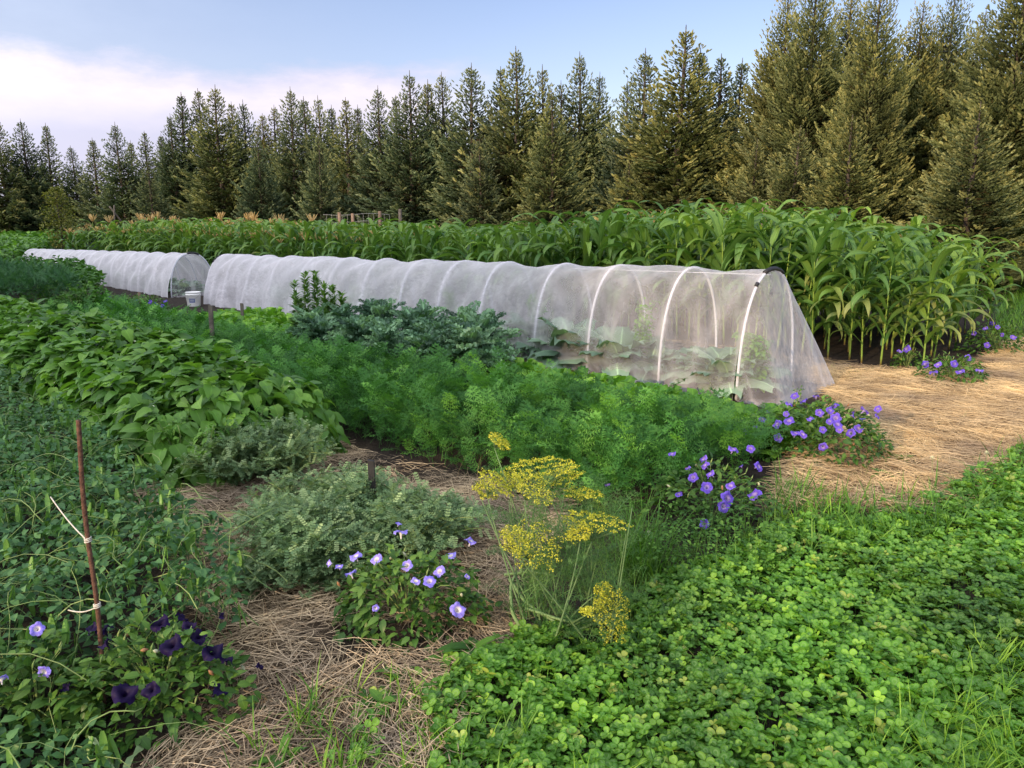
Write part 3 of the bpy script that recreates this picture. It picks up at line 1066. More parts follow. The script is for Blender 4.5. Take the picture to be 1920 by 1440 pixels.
def rosette(n, tpls, z0, tilt0, tilt1, s0, s1, seed, r0=.02, rr=(0, 1)):
    """leaves round a centre; inner ones upright"""
    rg = np.random.default_rng(seed)
    mb = MB()
    for i in range(n):
        f = i / max(1, n - 1)                       # 0 outer .. 1 inner
        a = i * 2.4 + rg.uniform(-.3, .3)
        pitch = tilt0 + (tilt1 - tilt0) * f + rg.uniform(-.15, .15)
        s = s0 + (s1 - s0) * f
        t = tpls[rg.integers(len(tpls))]
        loc = np.array([-math.sin(a) * r0 * (1 - f), math.cos(a) * r0 * (1 - f), z0 * (.5 + .5 * f)])
        mb.add(xf(t, loc, a, pitch, rg.uniform(-.25, .25), s * rg.uniform(.85, 1.15)), rr[0] + (rr[1] - rr[0]) * rg.uniform(0, 1))
    return mb


def kale_leaf(seed, L_=.30, W_=.15):
    rg = np.random.default_rng(seed)
    lob = [leaf(.050, .052, 3, .35, .5, wave=.18), leaf(.042, .046, 3, -.3, -.4, wave=.2)]
    parts = [ruffled(L_, W_ * .6, 6, 2, .6, .45, seed)]
    parts[0].g = parts[0].g * .6
    for i in range(13):
        t = .16 + .84 * i / 12
        for sd in (-1, 1):
            for q in range(2):
                w_ = W_ / 2 * math.sin(PI * min(1, .15 + .72 * t)) * (.45 + .5 * q)
                p = (sd * w_, L_ * t * (1 - .07 * t), -.45 * L_ * t * t + rg.uniform(-.006, .018))
                parts.append(xf(lob[q], p, -sd * (1.2 - .9 * t) + rg.uniform(-.5, .5), rg.uniform(-.7, .8), rg.uniform(-.6, .6), rg.uniform(.55, .95)))
                parts[-1].g = .35 + .65 * parts[-1].g
    return merge(parts)


kale_t = [kale_leaf(s) for s in range(4)]
cab_t = [ruffled(.42, .26, 8, 3, .7, .5, s, prof=lambda t: math.sin(PI * min(1, .06 + .86 * t)) ** .55 * (.35 + .65 * min(1, t * 2.2))) for s in range(4)]
let_t = [ruffled(.22, .13, 6, 2, .6, .30, s, prof=lambda t: .35 + .65 * math.sin(PI * min(.97, .1 + .72 * t))) for s in range(4)]
KALE = [rosette(24, kale_t, .34, .25, 1.25, 1.0, .75, s).mesh('foliage', M['kale'], True) for s in (1, 2, 3)]
CAB = [rosette(20, cab_t, .08, .45, 1.3, 1.0, .8, s).mesh('foliage', M['cabbage'], True) for s in (4, 5)]
LET = [rosette(20, let_t, .02, .55, 1.35, 1.0, .85, s).mesh('foliage', M['lettuce'], True) for s in (6, 7, 8)]
RLET = [rosette(16, let_t, .02, .35, 1.2, .8, .6, s).mesh('foliage', M['redlettuce'], True) for s in (9,)]


def copyset(name, meshes, pts, label, cat, group, mat_part='foliage', s=(.85, 1.15), labels=None):
    for i, p in enumerate(pts):
        me = meshes[i % len(meshes)]
        t = link(name, me)
        t.location = (float(p[0]), float(p[1]), float(p[2]) if len(p) > 2 else 0)
        t.rotation_euler = (random.uniform(-.08, .08), random.uniform(-.08, .08), random.uniform(0, 6.28))
        k = random.uniform(*s) * (p[3] if len(p) > 3 else 1)
        t.scale = (k, k, k)
        tag(t, labels[i] if labels else label, cat, group)


# kale beside the tunnel
pts = [ST(s_, t_) for s_, t_ in ((4.62, 5.75), (4.55, 6.3), (4.6, 6.95), (4.55, 7.6), (4.9, 5.45), (5.35, 5.75), (5.05, 6.15), (5.6, 6.35), (4.85, 6.75), (5.3, 6.85), (5.65, 7.1), (4.95, 7.4), (5.4, 7.6), (4.75, 8.05), (5.25, 8.25), (5.6, 7.95))]
copyset('kale_plant', KALE, [np.append(p, [1.12]) for p in pts], 'curly blue green kale plant in the dense clump before the net tunnel', 'kale', 'kale plants before the tunnel')
# broad beet-like leaves at the kale's right end
beet = rosette(16, [ruffled(.28, .15, 7, 2, .5, .55, s) for s in range(3)], .10, .3, 1.2, 1, .8, 21).mesh('foliage', M['bush'], True)
for (px, py), lab in (((850, 690), 'dark green broad leaved chard at the right foot of the kale'), ((905, 672), 'smaller chard with arching leaves close to the net, right of the kale'), ((800, 660), 'chard half hidden between the kale clump and the net')):
    o = link('chard_plant', beet); o.location = tuple(G(px, py)); o.rotation_euler = (0, 0, px); o.scale = (1.15,) * 3
    tag(o, lab, 'chard', 'chard by the kale')

# lettuces
pts = []
for t_ in np.arange(9.3, 11.7, .28):
    for s_ in (4.65, 5.0, 5.35, 5.7):
        pts.append(ST(s_ + random.uniform(-.06, .06), t_ + random.uniform(-.06, .06)))
copyset('lettuce_head', LET, pts, 'yellow green lettuce head in the far bed left of the kale', 'lettuce', 'lettuces in the far bed', s=(.95, 1.25))
pts = [ST(s_ + random.uniform(-.05, .05), t_ + random.uniform(-.05, .05)) for t_ in np.arange(2.35, 5.5, .25) for s_ in (4.92, 5.2, 5.5) if not (t_ > 5.0 and s_ < 5.1)]
copyset('lettuce_head', LET, pts, 'bright green lettuce head in the strip between carrots and net tunnel', 'lettuce', 'lettuces beside the tunnel', s=(.8, 1.1))
pts = [ST(5.62 + random.uniform(-.04, .04), t_) for t_ in (4.75, 4.95, 5.15, 5.35)]
copyset('lettuce_head', RLET, pts, 'dark red lettuce at the foot of the net', 'lettuce', 'red lettuces at the foot of the net')

# inside the tunnel
CABP = [(.25, .3), (2.2, .25), (3.5, .3), (4.25, .3), (1.55, .3), (2.85, .35), (1.2, .35), (1.9, .65), (2.5, .3), (3.1, .55), (3.9, .35), (4.6, .6), (5.3, .35), (6.1, .5), (.55, .45), (7.0, .5), (8, .5), (9, .5)]
pts = [np.append(np.array([*(A0 + UD * t_ + VD * s_ * 1.05), 0]), [random.uniform(1.0, 1.3)]) for t_, s_ in CABP]
copyset('cabbage_plant', CAB, pts, 'pale blue green cabbage plant seen through the net of the long tunnel', 'cabbage', 'cabbages inside the long tunnel')
pts = [np.append(np.array([*(A0 + UD * t_ + VD * .5), 0]), [.85]) for t_ in np.arange(12.9, 23, .8)]
copyset('cabbage_plant', CAB, pts, 'pale cabbage seen through the net of the farther tunnel', 'cabbage', 'cabbages inside the farther tunnel')

oval = leaf(.05, .036, 3, .15, .25)
oval2 = leaf(.075, .045, 4, .2, .35)


def leafy_plant(h, r, n, tp, mat, seed, size=1.0, nst=5, stem='vine', top=.9, rn=(0, 1)):
    rg = np.random.default_rng(seed)
    mb = MB(); ms = MB()
    for k in range(nst):
        a = k * 2.4 + rg.uniform(-.4, .4)
        lean = r * rg.uniform(.2, .8)
        zz = np.linspace(0, 1, 8)
        P = np.stack([math.cos(a) * lean * zz ** 1.3 + .012 * np.sin(zz * 9 + k), math.sin(a) * lean * zz ** 1.3 + .012 * np.cos(zz * 8 + k), h * top * zz * rg.uniform(.75, 1)], -1)
        ms.add(tube(P, np.linspace(.007, .002, 8), 5))
        m = n // nst
        u = rg.uniform(.08, 1, m) ** .8
        loc = np.stack([np.interp(u, zz, P[:, i]) for i in range(3)], -1)
        yaw = rg.uniform(0, 2 * PI, m)
        d = rg.uniform(.0, .35 * r, m)
        loc[:, 0] += -np.sin(yaw) * d; loc[:, 1] += np.cos(yaw) * d; loc[:, 2] += rg.uniform(-.01, .03, m)
        mb.scatter(tp, loc, rot(yaw, rg.uniform(-.7, .5, m), rg.uniform(-.5, .5, m)), size * rg.uniform(.6, 1.2, m) * (1.1 - .35 * u), rn[0] + (rn[1] - rn[0]) * rg.random(m))
    return mb.mesh('foliage', M[mat], True), ms.mesh('stem', M[stem], True)


def put(name, meshes, parts, loc, label, cat, group=None, s=1.0, rz=None, sz=None):
    t = thing(name, label, cat, (loc[0], loc[1], loc[2] if len(loc) > 2 else 0), random.uniform(0, 6.28) if rz is None else rz, group)
    t.scale = (s, s, sz or s)
    for me, p in zip(meshes, parts):
        link(p, me, t)
    return t


lp = leafy_plant(.70, .20, 420, leaf(.12, .07, 5, .2, .4), 'lettuce', 31, 1.0, 9, rn=(0, .7))
put('leafy_vegetable', lp, ('foliage', 'stem'), (2.24, 7.06), 'bushy pepper like plant under the tented right end of the net', 'vegetable plant', s=.88)
vines = leafy_plant(.98, .15, 420, oval, 'lettuce', 33, 1.25, 6, rn=(0, .6))
for t_, lab in ((1.35, 'pale climbing vine behind the net between the second and third hoop from the right'), (2.85, 'tall climbing vine behind the net left of the middle hoops'), (4.4, 'thin climbing vine behind the net near the kale'), (5.6, 'climbing vine behind the net above the kale'), (6.6, 'climbing vine behind the net near the spiky green plants')):
    p = A0 + UD * t_ + VD * .45
    put('climbing_vine', vines, ('foliage', 'stem'), p, lab, 'vine', 'vines climbing inside the tunnel', s=.95 - .03 * t_)

# spiky upright plants behind the kale
lance = leaf(.11, .035, 5, .25, .35)


def spire(h, seed):
    rg = np.random.default_rng(seed)
    mb = MB(); ms = MB()
    P = np.stack([.02 * np.sin(np.linspace(0, 3, 8) + seed), .02 * np.cos(np.linspace(0, 3, 8)), np.linspace(0, h, 8)], -1)
    ms.add(tube(P, np.linspace(.011, .004, 8), 6))
    n = int(190 * h / .7)
    u = rg.random(n)
    yaw = rg.uniform(0, 2 * PI, n)
    loc = np.stack([-np.sin(yaw) * .012, np.cos(yaw) * .012, .04 + u * (h - .05)], -1)
    mb.scatter(lance, loc, rot(yaw, .45 + .55 * u + rg.uniform(-.2, .2, n), rg.uniform(-.4, .4, n)), (1.05 - .45 * u) * rg.uniform(.8, 1.15, n), .2 + .8 * rg.random(n) * (.4 + .6 * u))
    return mb.mesh('foliage', M['spire'], True), ms.mesh('stem', M['vine'], True)


SP = [spire(h, 40 + i) for i, h in enumerate((.75, .9, .6))]
for i, (px, top, kk, lab) in enumerate(((552, 528, 0, 'leftmost of the spiky upright green plants behind the kale'), (572, 510, 1, 'spiky upright plant with the second tallest spire behind the kale'), (590, 508, 1, 'tallest spiky upright plant behind the kale'), (606, 528, 2, 'spiky upright plant just right of the tallest spire'), (622, 536, 0, 'shorter spiky upright plant near the right of its cluster'), (640, 546, 2, 'rightmost low spiky plant against the net'), (562, 560, 2, 'low spiky green plant at the foot of the tall spires'), (612, 566, 2, 'low spiky green plant squeezed between spires and kale'))):
    dep = 9.6 + .15 * (i % 3)
    h = Hat(px, top, dep)
    put('spiky_plant', SP[kk], ('foliage', 'stem'), (Xat(px, top, dep), dep), lab, 'upright plant', 'spiky upright plants behind the kale', s=1.15, sz=h / (.75, .9, .6)[kk])

#@@CORN
def corn_meshes(seed, h=1.5, dry=0.0, tassel=False, arch=1.0):
    rg = np.random.default_rng(seed)
    ms, mb = MB(), MB()
    zz = np.linspace(0, 1, 12)
    lean = rg.uniform(-.05, .05, 2)
    P = np.stack([lean[0] * zz, lean[1] * zz, zz * h * .86], -1)
    rr = .013 * (1 - .6 * zz) * (1 + .12 * (np.arange(12) % 2))
    tb = tube(P, rr, 7); tb.b = np.where(tb.V[:, 2] < .10, .8, .0)
    ms.add(tb, .6)
    nl = 12
    a0 = rg.uniform(0, PI)
    for i in range(nl):
        f = (i + 1) / nl
        z = h * (.12 + .74 * f)
        if z > h * .92: z = h * .92
        a = a0 + (i % 2) * PI + rg.uniform(-.5, .5)
        Lf = h * (.40 + .22 * math.sin(PI * min(1, f * .9))) * rg.uniform(.85, 1.15)
        Wd = .125 * rg.uniform(.8, 1.15) * (1 if .15 < f < .9 else .75)
        th = rg.uniform(.40, .75) if f < .8 else rg.uniform(.15, .45)
        bend = rg.uniform(2.3, 3.2) * arch * (1.0 if f < .8 else .85)
        n = 14
        ds = Lf / n
        x = np.array([lean[0] * f, lean[1] * f, z])
        d = np.array([math.cos(a), math.sin(a), 0]); sd_ = np.array([-d[1], d[0], 0])
        tw = rg.uniform(-1.1, 1.1)
        V, g = [], []
        ph = rg.uniform(0, 6)
        for k in range(n + 1):
            t = k / n
            wv = Wd / 2 * (min(1, .35 + t * 3.0)) * (1 - t ** 3.4) + .001
            c_, s_ = math.cos(tw * t * t), math.sin(tw * t * t)
            tan = d * math.sin(th) + np.array([0, 0, math.cos(th)])
            nrm = -d * math.cos(th) + np.array([0, 0, math.sin(th)])
            cr = sd_ * c_ + nrm * s_; nr = nrm * c_ - sd_ * s_
            for j in (-1, -.5, 0, .5, 1):
                V.append(x + cr * j * wv + nr * (abs(j) * wv * .38 * (1 - .5 * t) + abs(j) ** 2 * .010 * math.sin(k * 1.35 + ph + (0 if j > 0 else 1.7))))
                g.append(abs(j))
            x = x + tan * ds
            th += bend / n * (.25 + 1.9 * t ** 1.1) * .95
        F = [(k * 5 + j, k * 5 + j + 1, (k + 1) * 5 + j + 1, (k + 1) * 5 + j) for k in range(n) for j in range(4)]
        lf = T(V, F, g)
        if dry and f < .45:
            lf.b = np.clip(np.repeat(np.linspace(-.3, 1, n + 1), 5), 0, 1) * dry
        mb.add(lf, np.clip(.25 + .5 * rg.random() + .2 * f, 0, 1))
    out = [ms.mesh('stalk', M['cornstalk'], True), mb.mesh('foliage', M['corn'], True)]
    if tassel:
        mt = MB()
        top = np.array([lean[0], lean[1], h * .86])
        for i in range(9):
            a = rg.uniform(0, 6.28); sp = .13 * rg.uniform(.5, 1.2) if i else 0
            zt = np.linspace(0, 1, 5)
            Q = top + np.stack([math.cos(a) * sp * zt, math.sin(a) * sp * zt, .04 + .26 * zt * (1 if i == 0 else .8) - (.06 * zt ** 2 if i else 0)], -1)
            mt.add(tube(Q, np.array([.005, .009, .010, .008, .003]), 4))
        out.append(mt.mesh('tassel', M['tassel'], False))
    return out


CORN = [corn_meshes(s) for s in range(60, 66)]
CORNT = [corn_meshes(s, tassel=True, arch=.9) for s in range(70, 73)]
CORNY = [corn_meshes(s, dry=.7) for s in range(80, 83)]


def corn_h(s_, t_):
    x = [2.4, 3.2, 4.0, 5.0, 6.5, 7.6, 8.8, 10, 14, 26]
    y = [1.10, 1.20, 1.38, 1.50, 1.55, 1.46, 1.32, 1.26, 1.24, 1.22]
    return float(np.interp(t_, x, y)) * random.uniform(.90, 1.08)


cnt = 0
rows = []
CS0, CT0 = 8.75, 2.75
for r_ in range(7):
    s_ = CS0 + r_ * .55
    for t_ in np.arange(CT0 - (.1 if r_ < 2 else -.1), 27, .19 if r_ < 1 else .25):
        rows.append((r_, s_ + random.uniform(-.07, .07), t_ + random.uniform(-.05, .05)))
rows.sort(key=lambda q: (q[0] + max(0, q[2] - 3) / 2.6))
CG = {
    'end': ('sunlit corn plant with bare yellow stalk at the right end of the corn block', 'corn plants at the right end'),
    'tall': ('tall corn plant with broad arching leaves in the highest part of the block', 'corn plants in the highest part'),
    'mid': ('lower corn plant in the middle of the block behind the long net tunnel', 'corn plants in the middle'),
    'far': ('tasselled corn plant in the far left part of the block', 'tasselled corn plants at far left'),
}
NIND = 290
mbs, mbl, mbt_ = MB(), MB(), MB()


def tri_of(me):
    n = len(me.vertices)
    co = np.empty(n * 3); me.vertices.foreach_get('co', co)
    cc = np.empty(n * 4); me.attributes['rnd'].data.foreach_get('color', cc)
    F = [tuple(p.vertices) for p in me.polygons]
    cc = cc.reshape(-1, 4)
    t = T(co.reshape(-1, 3), F, cc[:, 1], cc[:, 2]); t.r = cc[:, 0]
    return t


raw = {id(me): tri_of(me) for k in (CORN, CORNT, CORNY) for m3 in k for me in m3}
for i, (r_, s_, t_) in enumerate(rows):
    p = ST(s_, t_)
    h = corn_h(s_, t_)
    key = 'end' if t_ < 3.9 and r_ < 3 else 'tall' if t_ < 8 else 'mid' if t_ < 12.5 else 'far'
    src = CORNY if (key == 'end' or random.random() < .14) else CORNT if (key == 'far' and (r_ < 6) and random.random() < .8) else CORN
    m3 = src[i % len(src)]
    rz = random.uniform(0, 6.28); k = h / 1.5
    if i < NIND:
        t = thing('corn_plant', CG[key][0], 'corn', p, rz, CG[key][1])
        kw = min(k, 1.05)
        t.scale = (kw, kw, k)
        t.rotation_euler = (random.uniform(-.05, .05), random.uniform(-.05, .05), rz)
        for me, nm in zip(m3, ('stalk', 'foliage', 'tassel')):
            link(nm, me, t)
    else:
        for me, b_ in zip(m3, (mbs, mbl, mbt_)):
            tp = raw[id(me)]
            q = xf(tp, p, rz, 0, 0, k)
            b_._push(q.V, tp.tri, tp.quad, tp.r, tp.g, tp.b, {id(mbs): 0, id(mbl): 1, id(mbt_): 2}[id(b_)])
allc = MB()
for b_ in (mbs, mbl, mbt_):
    if b_.V:
        o_ = allc.o
        allc.V += b_.V; allc.tri += [x + o_ for x in b_.tri]; allc.quad += [x + o_ for x in b_.quad]
        allc.C += b_.C; allc.mt += b_.mt; allc.mq += b_.mq; allc.o += b_.o
if allc.V:
    o = allc.build('corn_field', [M['cornstalk'], M['corn'], M['tassel']], smooth=True)
    tag(o, 'dense mass of farther corn rows behind the front plants', 'corn', kind='stuff')

#@@BEDS
def stuff(mb, name, mats, label, cat, smooth=False):
    o = mb.build(name, mats, smooth=smooth)
    tag(o, label, cat, kind='stuff')
    return o


def bed_points(poly_or_st, dens, fn=None):
    s0, s1, t0, t1 = poly_or_st
    n = int((s1 - s0) * (t1 - t0) * dens)
    s_ = R.uniform(s0, s1, n); t_ = R.uniform(t0, t1, n)
    if fn is not None:
        k = R.random(n) < fn(s_, t_); s_, t_ = s_[k], t_[k]
    return s_, t_


def st2w(s_, t_, z):
    return np.stack([(s_ - t_) * S2, (s_ + t_) * S2, z], -1)


# carrots -----------------------------------------------------------
def carrot(name, s0, s1, t0, t1, dens, tp, h, label, mat='carrot', sc_=1.0, lod=False, fn=None, cat='carrot bed'):
    mb = MB()
    s_, t_ = bed_points((s0, s1, t0, t1), dens, fn)
    n = len(s_)
    P = st2w(s_, t_, np.zeros(n))
    lm = lump(P, 3.2, 3)
    e = 1 - np.clip(np.abs((s_ - (s0 + s1) / 2) / ((s1 - s0) / 2)), 0, 1) ** 5 * .5
    e *= 1 - np.exp(-np.clip(t_ - t0, 0, 9) / .12) * 0
    H_ = h * (.66 + .42 * lm) * e
    lo = R.uniform(0, .45, n) * H_
    P[:, 2] = lo
    yaw = R.uniform(0, 2 * PI, n)
    tilt = -np.abs(R.normal(.15, .38, n))
    # fronds at the bed edges lean outwards
    rr = np.clip(-.05 + .75 * lump(P, 7, 3) * R.random(n) + .5 * R.random(n) ** 1.5 + .12 * lm, 0, 1)
    w_ = R.integers(0, len(tp), n)
    Rm_ = rot(yaw, tilt, R.uniform(-.3, .3, n))
    for q in range(len(tp)):
        k = w_ == q
        mb.scatter(tp[q], P[k], Rm_[k], (H_ * R.uniform(.8, 1.15, n) * sc_ / .34)[k], rr[k])
    return stuff(mb, name, M[mat], label, cat)


fr_hi = [frond(.36, .085, 8, 4, .0068, .024, .9, .28, seed=s) for s in range(4)]
fr_lo = [frond(.36, .085, 8, 0, .006, .02, .9, .28, seed=s) for s in range(4)]
cedge = lambda s_, t_: s_ < np.interp(t_, [2.2, 4.0, 5.4, 12], [4.75, 4.65, 4.25, 4.35]) + .08 * np.sin(t_ * 5)
carrot('carrot_foliage', 2.98, 4.8, 2.25, 6.4, 330, fr_hi, .40, 'dense feathery carrot tops filling the bed in the middle foreground', fn=cedge)
carrot('carrot_foliage', 2.95, 4.45, 6.4, 9.5, 240, fr_hi, .38, 'feathery carrot tops continuing left below the kale', fn=cedge)
carrot('carrot_foliage', 3.15, 4.45, 9.5, 13.5, 280, fr_lo, .36, 'carrot tops at the far left end of the bed', sc_=1.1, fn=cedge)

# beans --------------------------------------------------------------
bl = [leaf(.125, .105, 6, .16, .42, prof=lambda t: (math.sin(PI * min(1, .12 + .88 * t)) ** .75) * (1.08 - .35 * t), stem=.02, half=2, wave=.02),
      leaf(.115, .095, 6, .30, .60, prof=lambda t: (math.sin(PI * min(1, .12 + .88 * t)) ** .75) * (1.08 - .35 * t), stem=.02, half=2, wave=.04)]


def beanbed(s0, s1, t0, t1, h, dens, label, seed):
    mb = MB()
    n = int((s1 - s0 + 1.1) * (t1 - t0) * dens)
    # points on a rounded ridge profile
    sig = R.uniform(-1, 1, n)
    t_ = R.uniform(t0 - .12, t1, n)
    dpt = R.exponential(.085, n)
    c, hw = (s0 + s1) / 2, (s1 - s0) / 2
    a = sig * PI / 2
    end = np.clip((t_ - t0 + .12) / .45, 0, 1) ** .5
    P0 = st2w(c + sig * hw, t_, 0 * t_)
    lm = lump(P0, 2.2, seed)
    rx = hw * (1.0 + .18 * (lm - .5)); hh = h * (.78 + .4 * lm) * (.35 + .65 * end)
    s_ = c + np.sin(a) * (rx - dpt * .7)
    z = np.maximum(.04, np.abs(np.cos(a)) ** .55 * hh - dpt)
    P = st2w(s_, t_, z)
    # outward yaw: +Y axis of the leaf points out/down slope
    out = np.where(sig > 0, -PI / 4, 3 * PI / 4)
    yaw = out + R.normal(0, .95, n)
    # near end of the row leans towards the camera
    ne = t_ < t0 + .25
    yaw[ne] = -3 * PI / 4 + R.normal(0, .8, ne.sum())
    pitch = .22 - np.abs(sig) * .50 + R.normal(0, .36, n)
    pitch[ne] -= .45
    rr = np.clip(R.normal(.5, .2, n) + .12 * (lm - .5) - dpt * 1.2, 0, 1)  # deeper leaves painted darker, as shade inside the row
    bb = np.where(R.random(n) < .035, R.uniform(.3, .8, n), 0)
    k = R.random(n) < .5
    Rm_ = rot(yaw, pitch, R.normal(0, .32, n))
    szs = R.uniform(.65, 1.12, n)
    for q, kk in ((0, k), (1, ~k)):
        mb.scatter(bl[q], P[kk], Rm_[kk], szs[kk], rr[kk], bb[kk])
    # stems
    m = int((t1 - t0) * 26)
    ss = R.uniform(s0 + .15, s1 - .15, m); tt = R.uniform(t0, min(t1, t0 + 3), m)
    st_ = blade(.45, .007, 4, .4, .1)
    mb.scatter(st_, st2w(ss, tt, 0 * ss), rot(R.uniform(0, 6.28, m), 0, 0), h / .5 * .8, mat=1)
    # tiny whitish flowers
    m = int(n * .05)
    fl = leaf(.018, .016, 2, .4, .2)
    q = R.integers(0, n, m)
    mb.scatter(fl, P[q] + np.array([0, 0, .02]), rot(R.uniform(0, 6.28, m), R.uniform(0, 1, m), 0), 1.0, mat=2)
    return stuff(mb, 'bean_foliage', [M['bean'], M['vine'], M['tassel_pale']], label, 'bean row', True)


M['tassel_pale'] = leafmat('pale_blossom', (.45, .45, .32), (.6, .6, .45), (.7, .7, .6), .3, .6, .2, .1, 3, tint=(1,1,1))
beanbed(1.62, 2.80, 4.55, 9.0, .60, 620, 'broad leaved bush beans in a rounded row at left, near part', 1)
beanbed(1.75, 2.85, 9.0, 15, .50, 420, 'bush bean row continuing to the far left', 2)

# peas ----------------------------------------------------------------
def peabed(poly, dens, h, label):
    mb = MB()
    P2 = polysample(poly, dens)
    n = len(P2)
    lm = lump(P2, 2.6, 5)
    H_ = h * (.65 + .5 * lm)
    dp = R.exponential(.09, n)
    z = np.maximum(.02, H_ - dp)
    P = np.column_stack([P2, z])
    rr = np.clip(R.normal(.45, .22, n) - dp * .8, 0, 1)  # shade between the vines painted in: deeper leaves darker
    pt = [leaf(.043, .026, 3, .25, .25), leaf(.033, .022, 3, .4, .45)]
    k = R.random(n) < .5
    Rm_ = rot(R.uniform(0, 6.28, n), R.normal(.05, .55, n), R.normal(0, .5, n))
    for q, kk in ((0, k), (1, ~k)):
        mb.scatter(pt[q], P[kk], Rm_[kk], R.uniform(.7, 1.25, kk.sum()), rr[kk])
    # vines & tendrils
    m = n // 14
    q = R.integers(0, n, m)
    for j in q:
        L_ = R.uniform(.15, .40); a = R.uniform(0, 6.28); zz = np.linspace(0, 1, 7)
        e = R.uniform(-.5, 1.0)
        Q = P[j] + np.stack([math.cos(a) * L_ * zz + .02 * np.sin(zz * 7 + j), math.sin(a) * L_ * zz + .02 * np.cos(zz * 8 + j), L_ * (e * zz - .7 * zz ** 2)], -1)
        Q[:, 2] = np.maximum(Q[:, 2], .01)
        mb.add(tube(Q, R.uniform(.0012, .0026), 3, False), mat=1)
    # pods
    m = int(n * .05)
    q = R.integers(0, n, m)
    pod = leaf(.078, .017, 5, -.35, .12, prof=lambda t: math.sin(PI * min(1, .05 + .93 * t)) ** .5)
    pod2 = T(pod.V * [1, 1, -1], [], pod.g, pod.b); pod2.quad = pod.quad; pod2.tri = pod.tri
    pd = merge([pod, pod2])
    mb.scatter(pd, P[q] + np.array([0, 0, .045]), rot(R.uniform(0, 6.28, m), R.uniform(-1.75, -1.2, m), R.uniform(-.6, .6, m)), R.uniform(.9, 1.35, m), .5 + .5 * R.random(m), mat=2)
    return stuff(mb, 'pea_vines', [M['pea'], M['vine'], M['pod']], label, 'pea vines')


peabed(wpoly([(-400, 860), (-60, 800), (120, 835), (230, 920), (325, 1005), (400, 1080), (480, 1180), (450, 1240), (100, 1330), (-100, 1480), (-600, 1500)]), 2600, .36, 'tangled blue green pea vines with hanging pods at left foreground')
peabed(wpoly([(-700, 690), (-60, 690), (60, 790), (-60, 815), (-400, 860), (-700, 900)]), 1100, .40, 'pea vines reaching out past the left edge of the photo')

peabed(wpoly([(-300, 1360), (40, 1370), (120, 1400), (230, 1430), (200, 1600), (-400, 1650)]), 1900, .14, 'low pea vines and leaves in the bottom left corner')

# chickpeas -----------------------------------------------------------
pin = [pinnate(.056, 5, .0075, .0100), pinnate(.046, 4, .0080, .0098)]


def chickpea_mesh(seed, nst=62, r=.30, h=.30):
    rg = np.random.default_rng(seed)
    mb, ms = MB(), MB()
    locs, yaws, pits, rn = [], [], [], []
    for k in range(nst):
        a = rg.uniform(0, 2 * PI); L_ = r * rg.uniform(.3, 1.15); hh = h * rg.uniform(.7, 1.12) * math.sqrt(max(.1, 1 - (L_ / r / 1.3) ** 2))
        zz = np.linspace(0, 1, 7)
        P = np.stack([math.cos(a) * L_ * zz ** 1.1 + .01 * np.sin(zz * 6 + k), math.sin(a) * L_ * zz ** 1.1 + .01 * np.cos(zz * 7 + k), hh * np.sin(zz * PI / 2) ** .9], -1)
        ms.add(tube(P, np.linspace(.003, .0015, 7), 4, False))
        for u in np.linspace(.15, 1.0, 15):
            c = np.array([np.interp(u, zz, P[:, i]) for i in range(3)])
            for q in range(1 + (u > .4)):
                locs.append(c); yaws.append(rg.uniform(0, 6.28)); pits.append(rg.uniform(-.6, .9)); rn.append(np.clip(rg.normal(.35, .22) + .2 * u, 0, 1))
    n = len(locs); w_ = rg.integers(0, 2, n)
    Rm_ = rot(np.array(yaws), np.array(pits), rg.uniform(-.5, .5, n))
    for q in range(2):
        kk = w_ == q
        mb.scatter(pin[q], np.array(locs)[kk], Rm_[kk], rg.uniform(.8, 1.2, kk.sum()), np.array(rn)[kk])
    return mb.mesh('foliage', M['chickpea']), ms.mesh('stem', M['vine'])


CK = [chickpea_mesh(s) for s in (1, 2, 3)]
for i, (px, py, s, lab) in enumerate((
        (545, 1060, .95, 'feathery grey green chickpea plant, left one of the patch around the dark stake'),
        (605, 1085, .95, 'feathery grey green chickpea plant in front of the dark stake, left of the blue petunias'),
        (690, 1015, 1.0, 'chickpea plant at the foot of the dark stake'),
        (780, 1050, 1.0, 'chickpea plant just behind the blue petunias'),
        (835, 1010, .65, 'thin chickpea plant at the right side of the patch'),
        (575, 1090, .75, 'chickpea plant lowest in the patch, reaching onto the straw'),
        (668, 1085, .7, 'chickpea plant leaning into the left side of the blue petunias'),
        (650, 985, .9, 'chickpea plant behind the dark stake, next to the bare soil'),
        (560, 1000, .9, 'chickpea plant at the back left of the patch'),
        (600, 1105, .5, 'small low chickpea sprawling on the straw left of the blue petunias'),
        (440, 915, .85, 'chickpea plant under the right end of the bean row'),
        (545, 905, .9, 'tallest grey green chickpea plant right of the bean row end'),
        (495, 890, .85, 'chickpea plant half under the bean leaves'),
        (480, 1115, .45, 'low chickpea sprig at the edge of the pea vines'))):
    put('chickpea_plant', CK[i % 3], ('foliage', 'stem'), G(px, py), lab, 'chickpea', 'chickpea plants', s=s * 1.12, sz=s * (1.02 if py > 920 else 1.3))

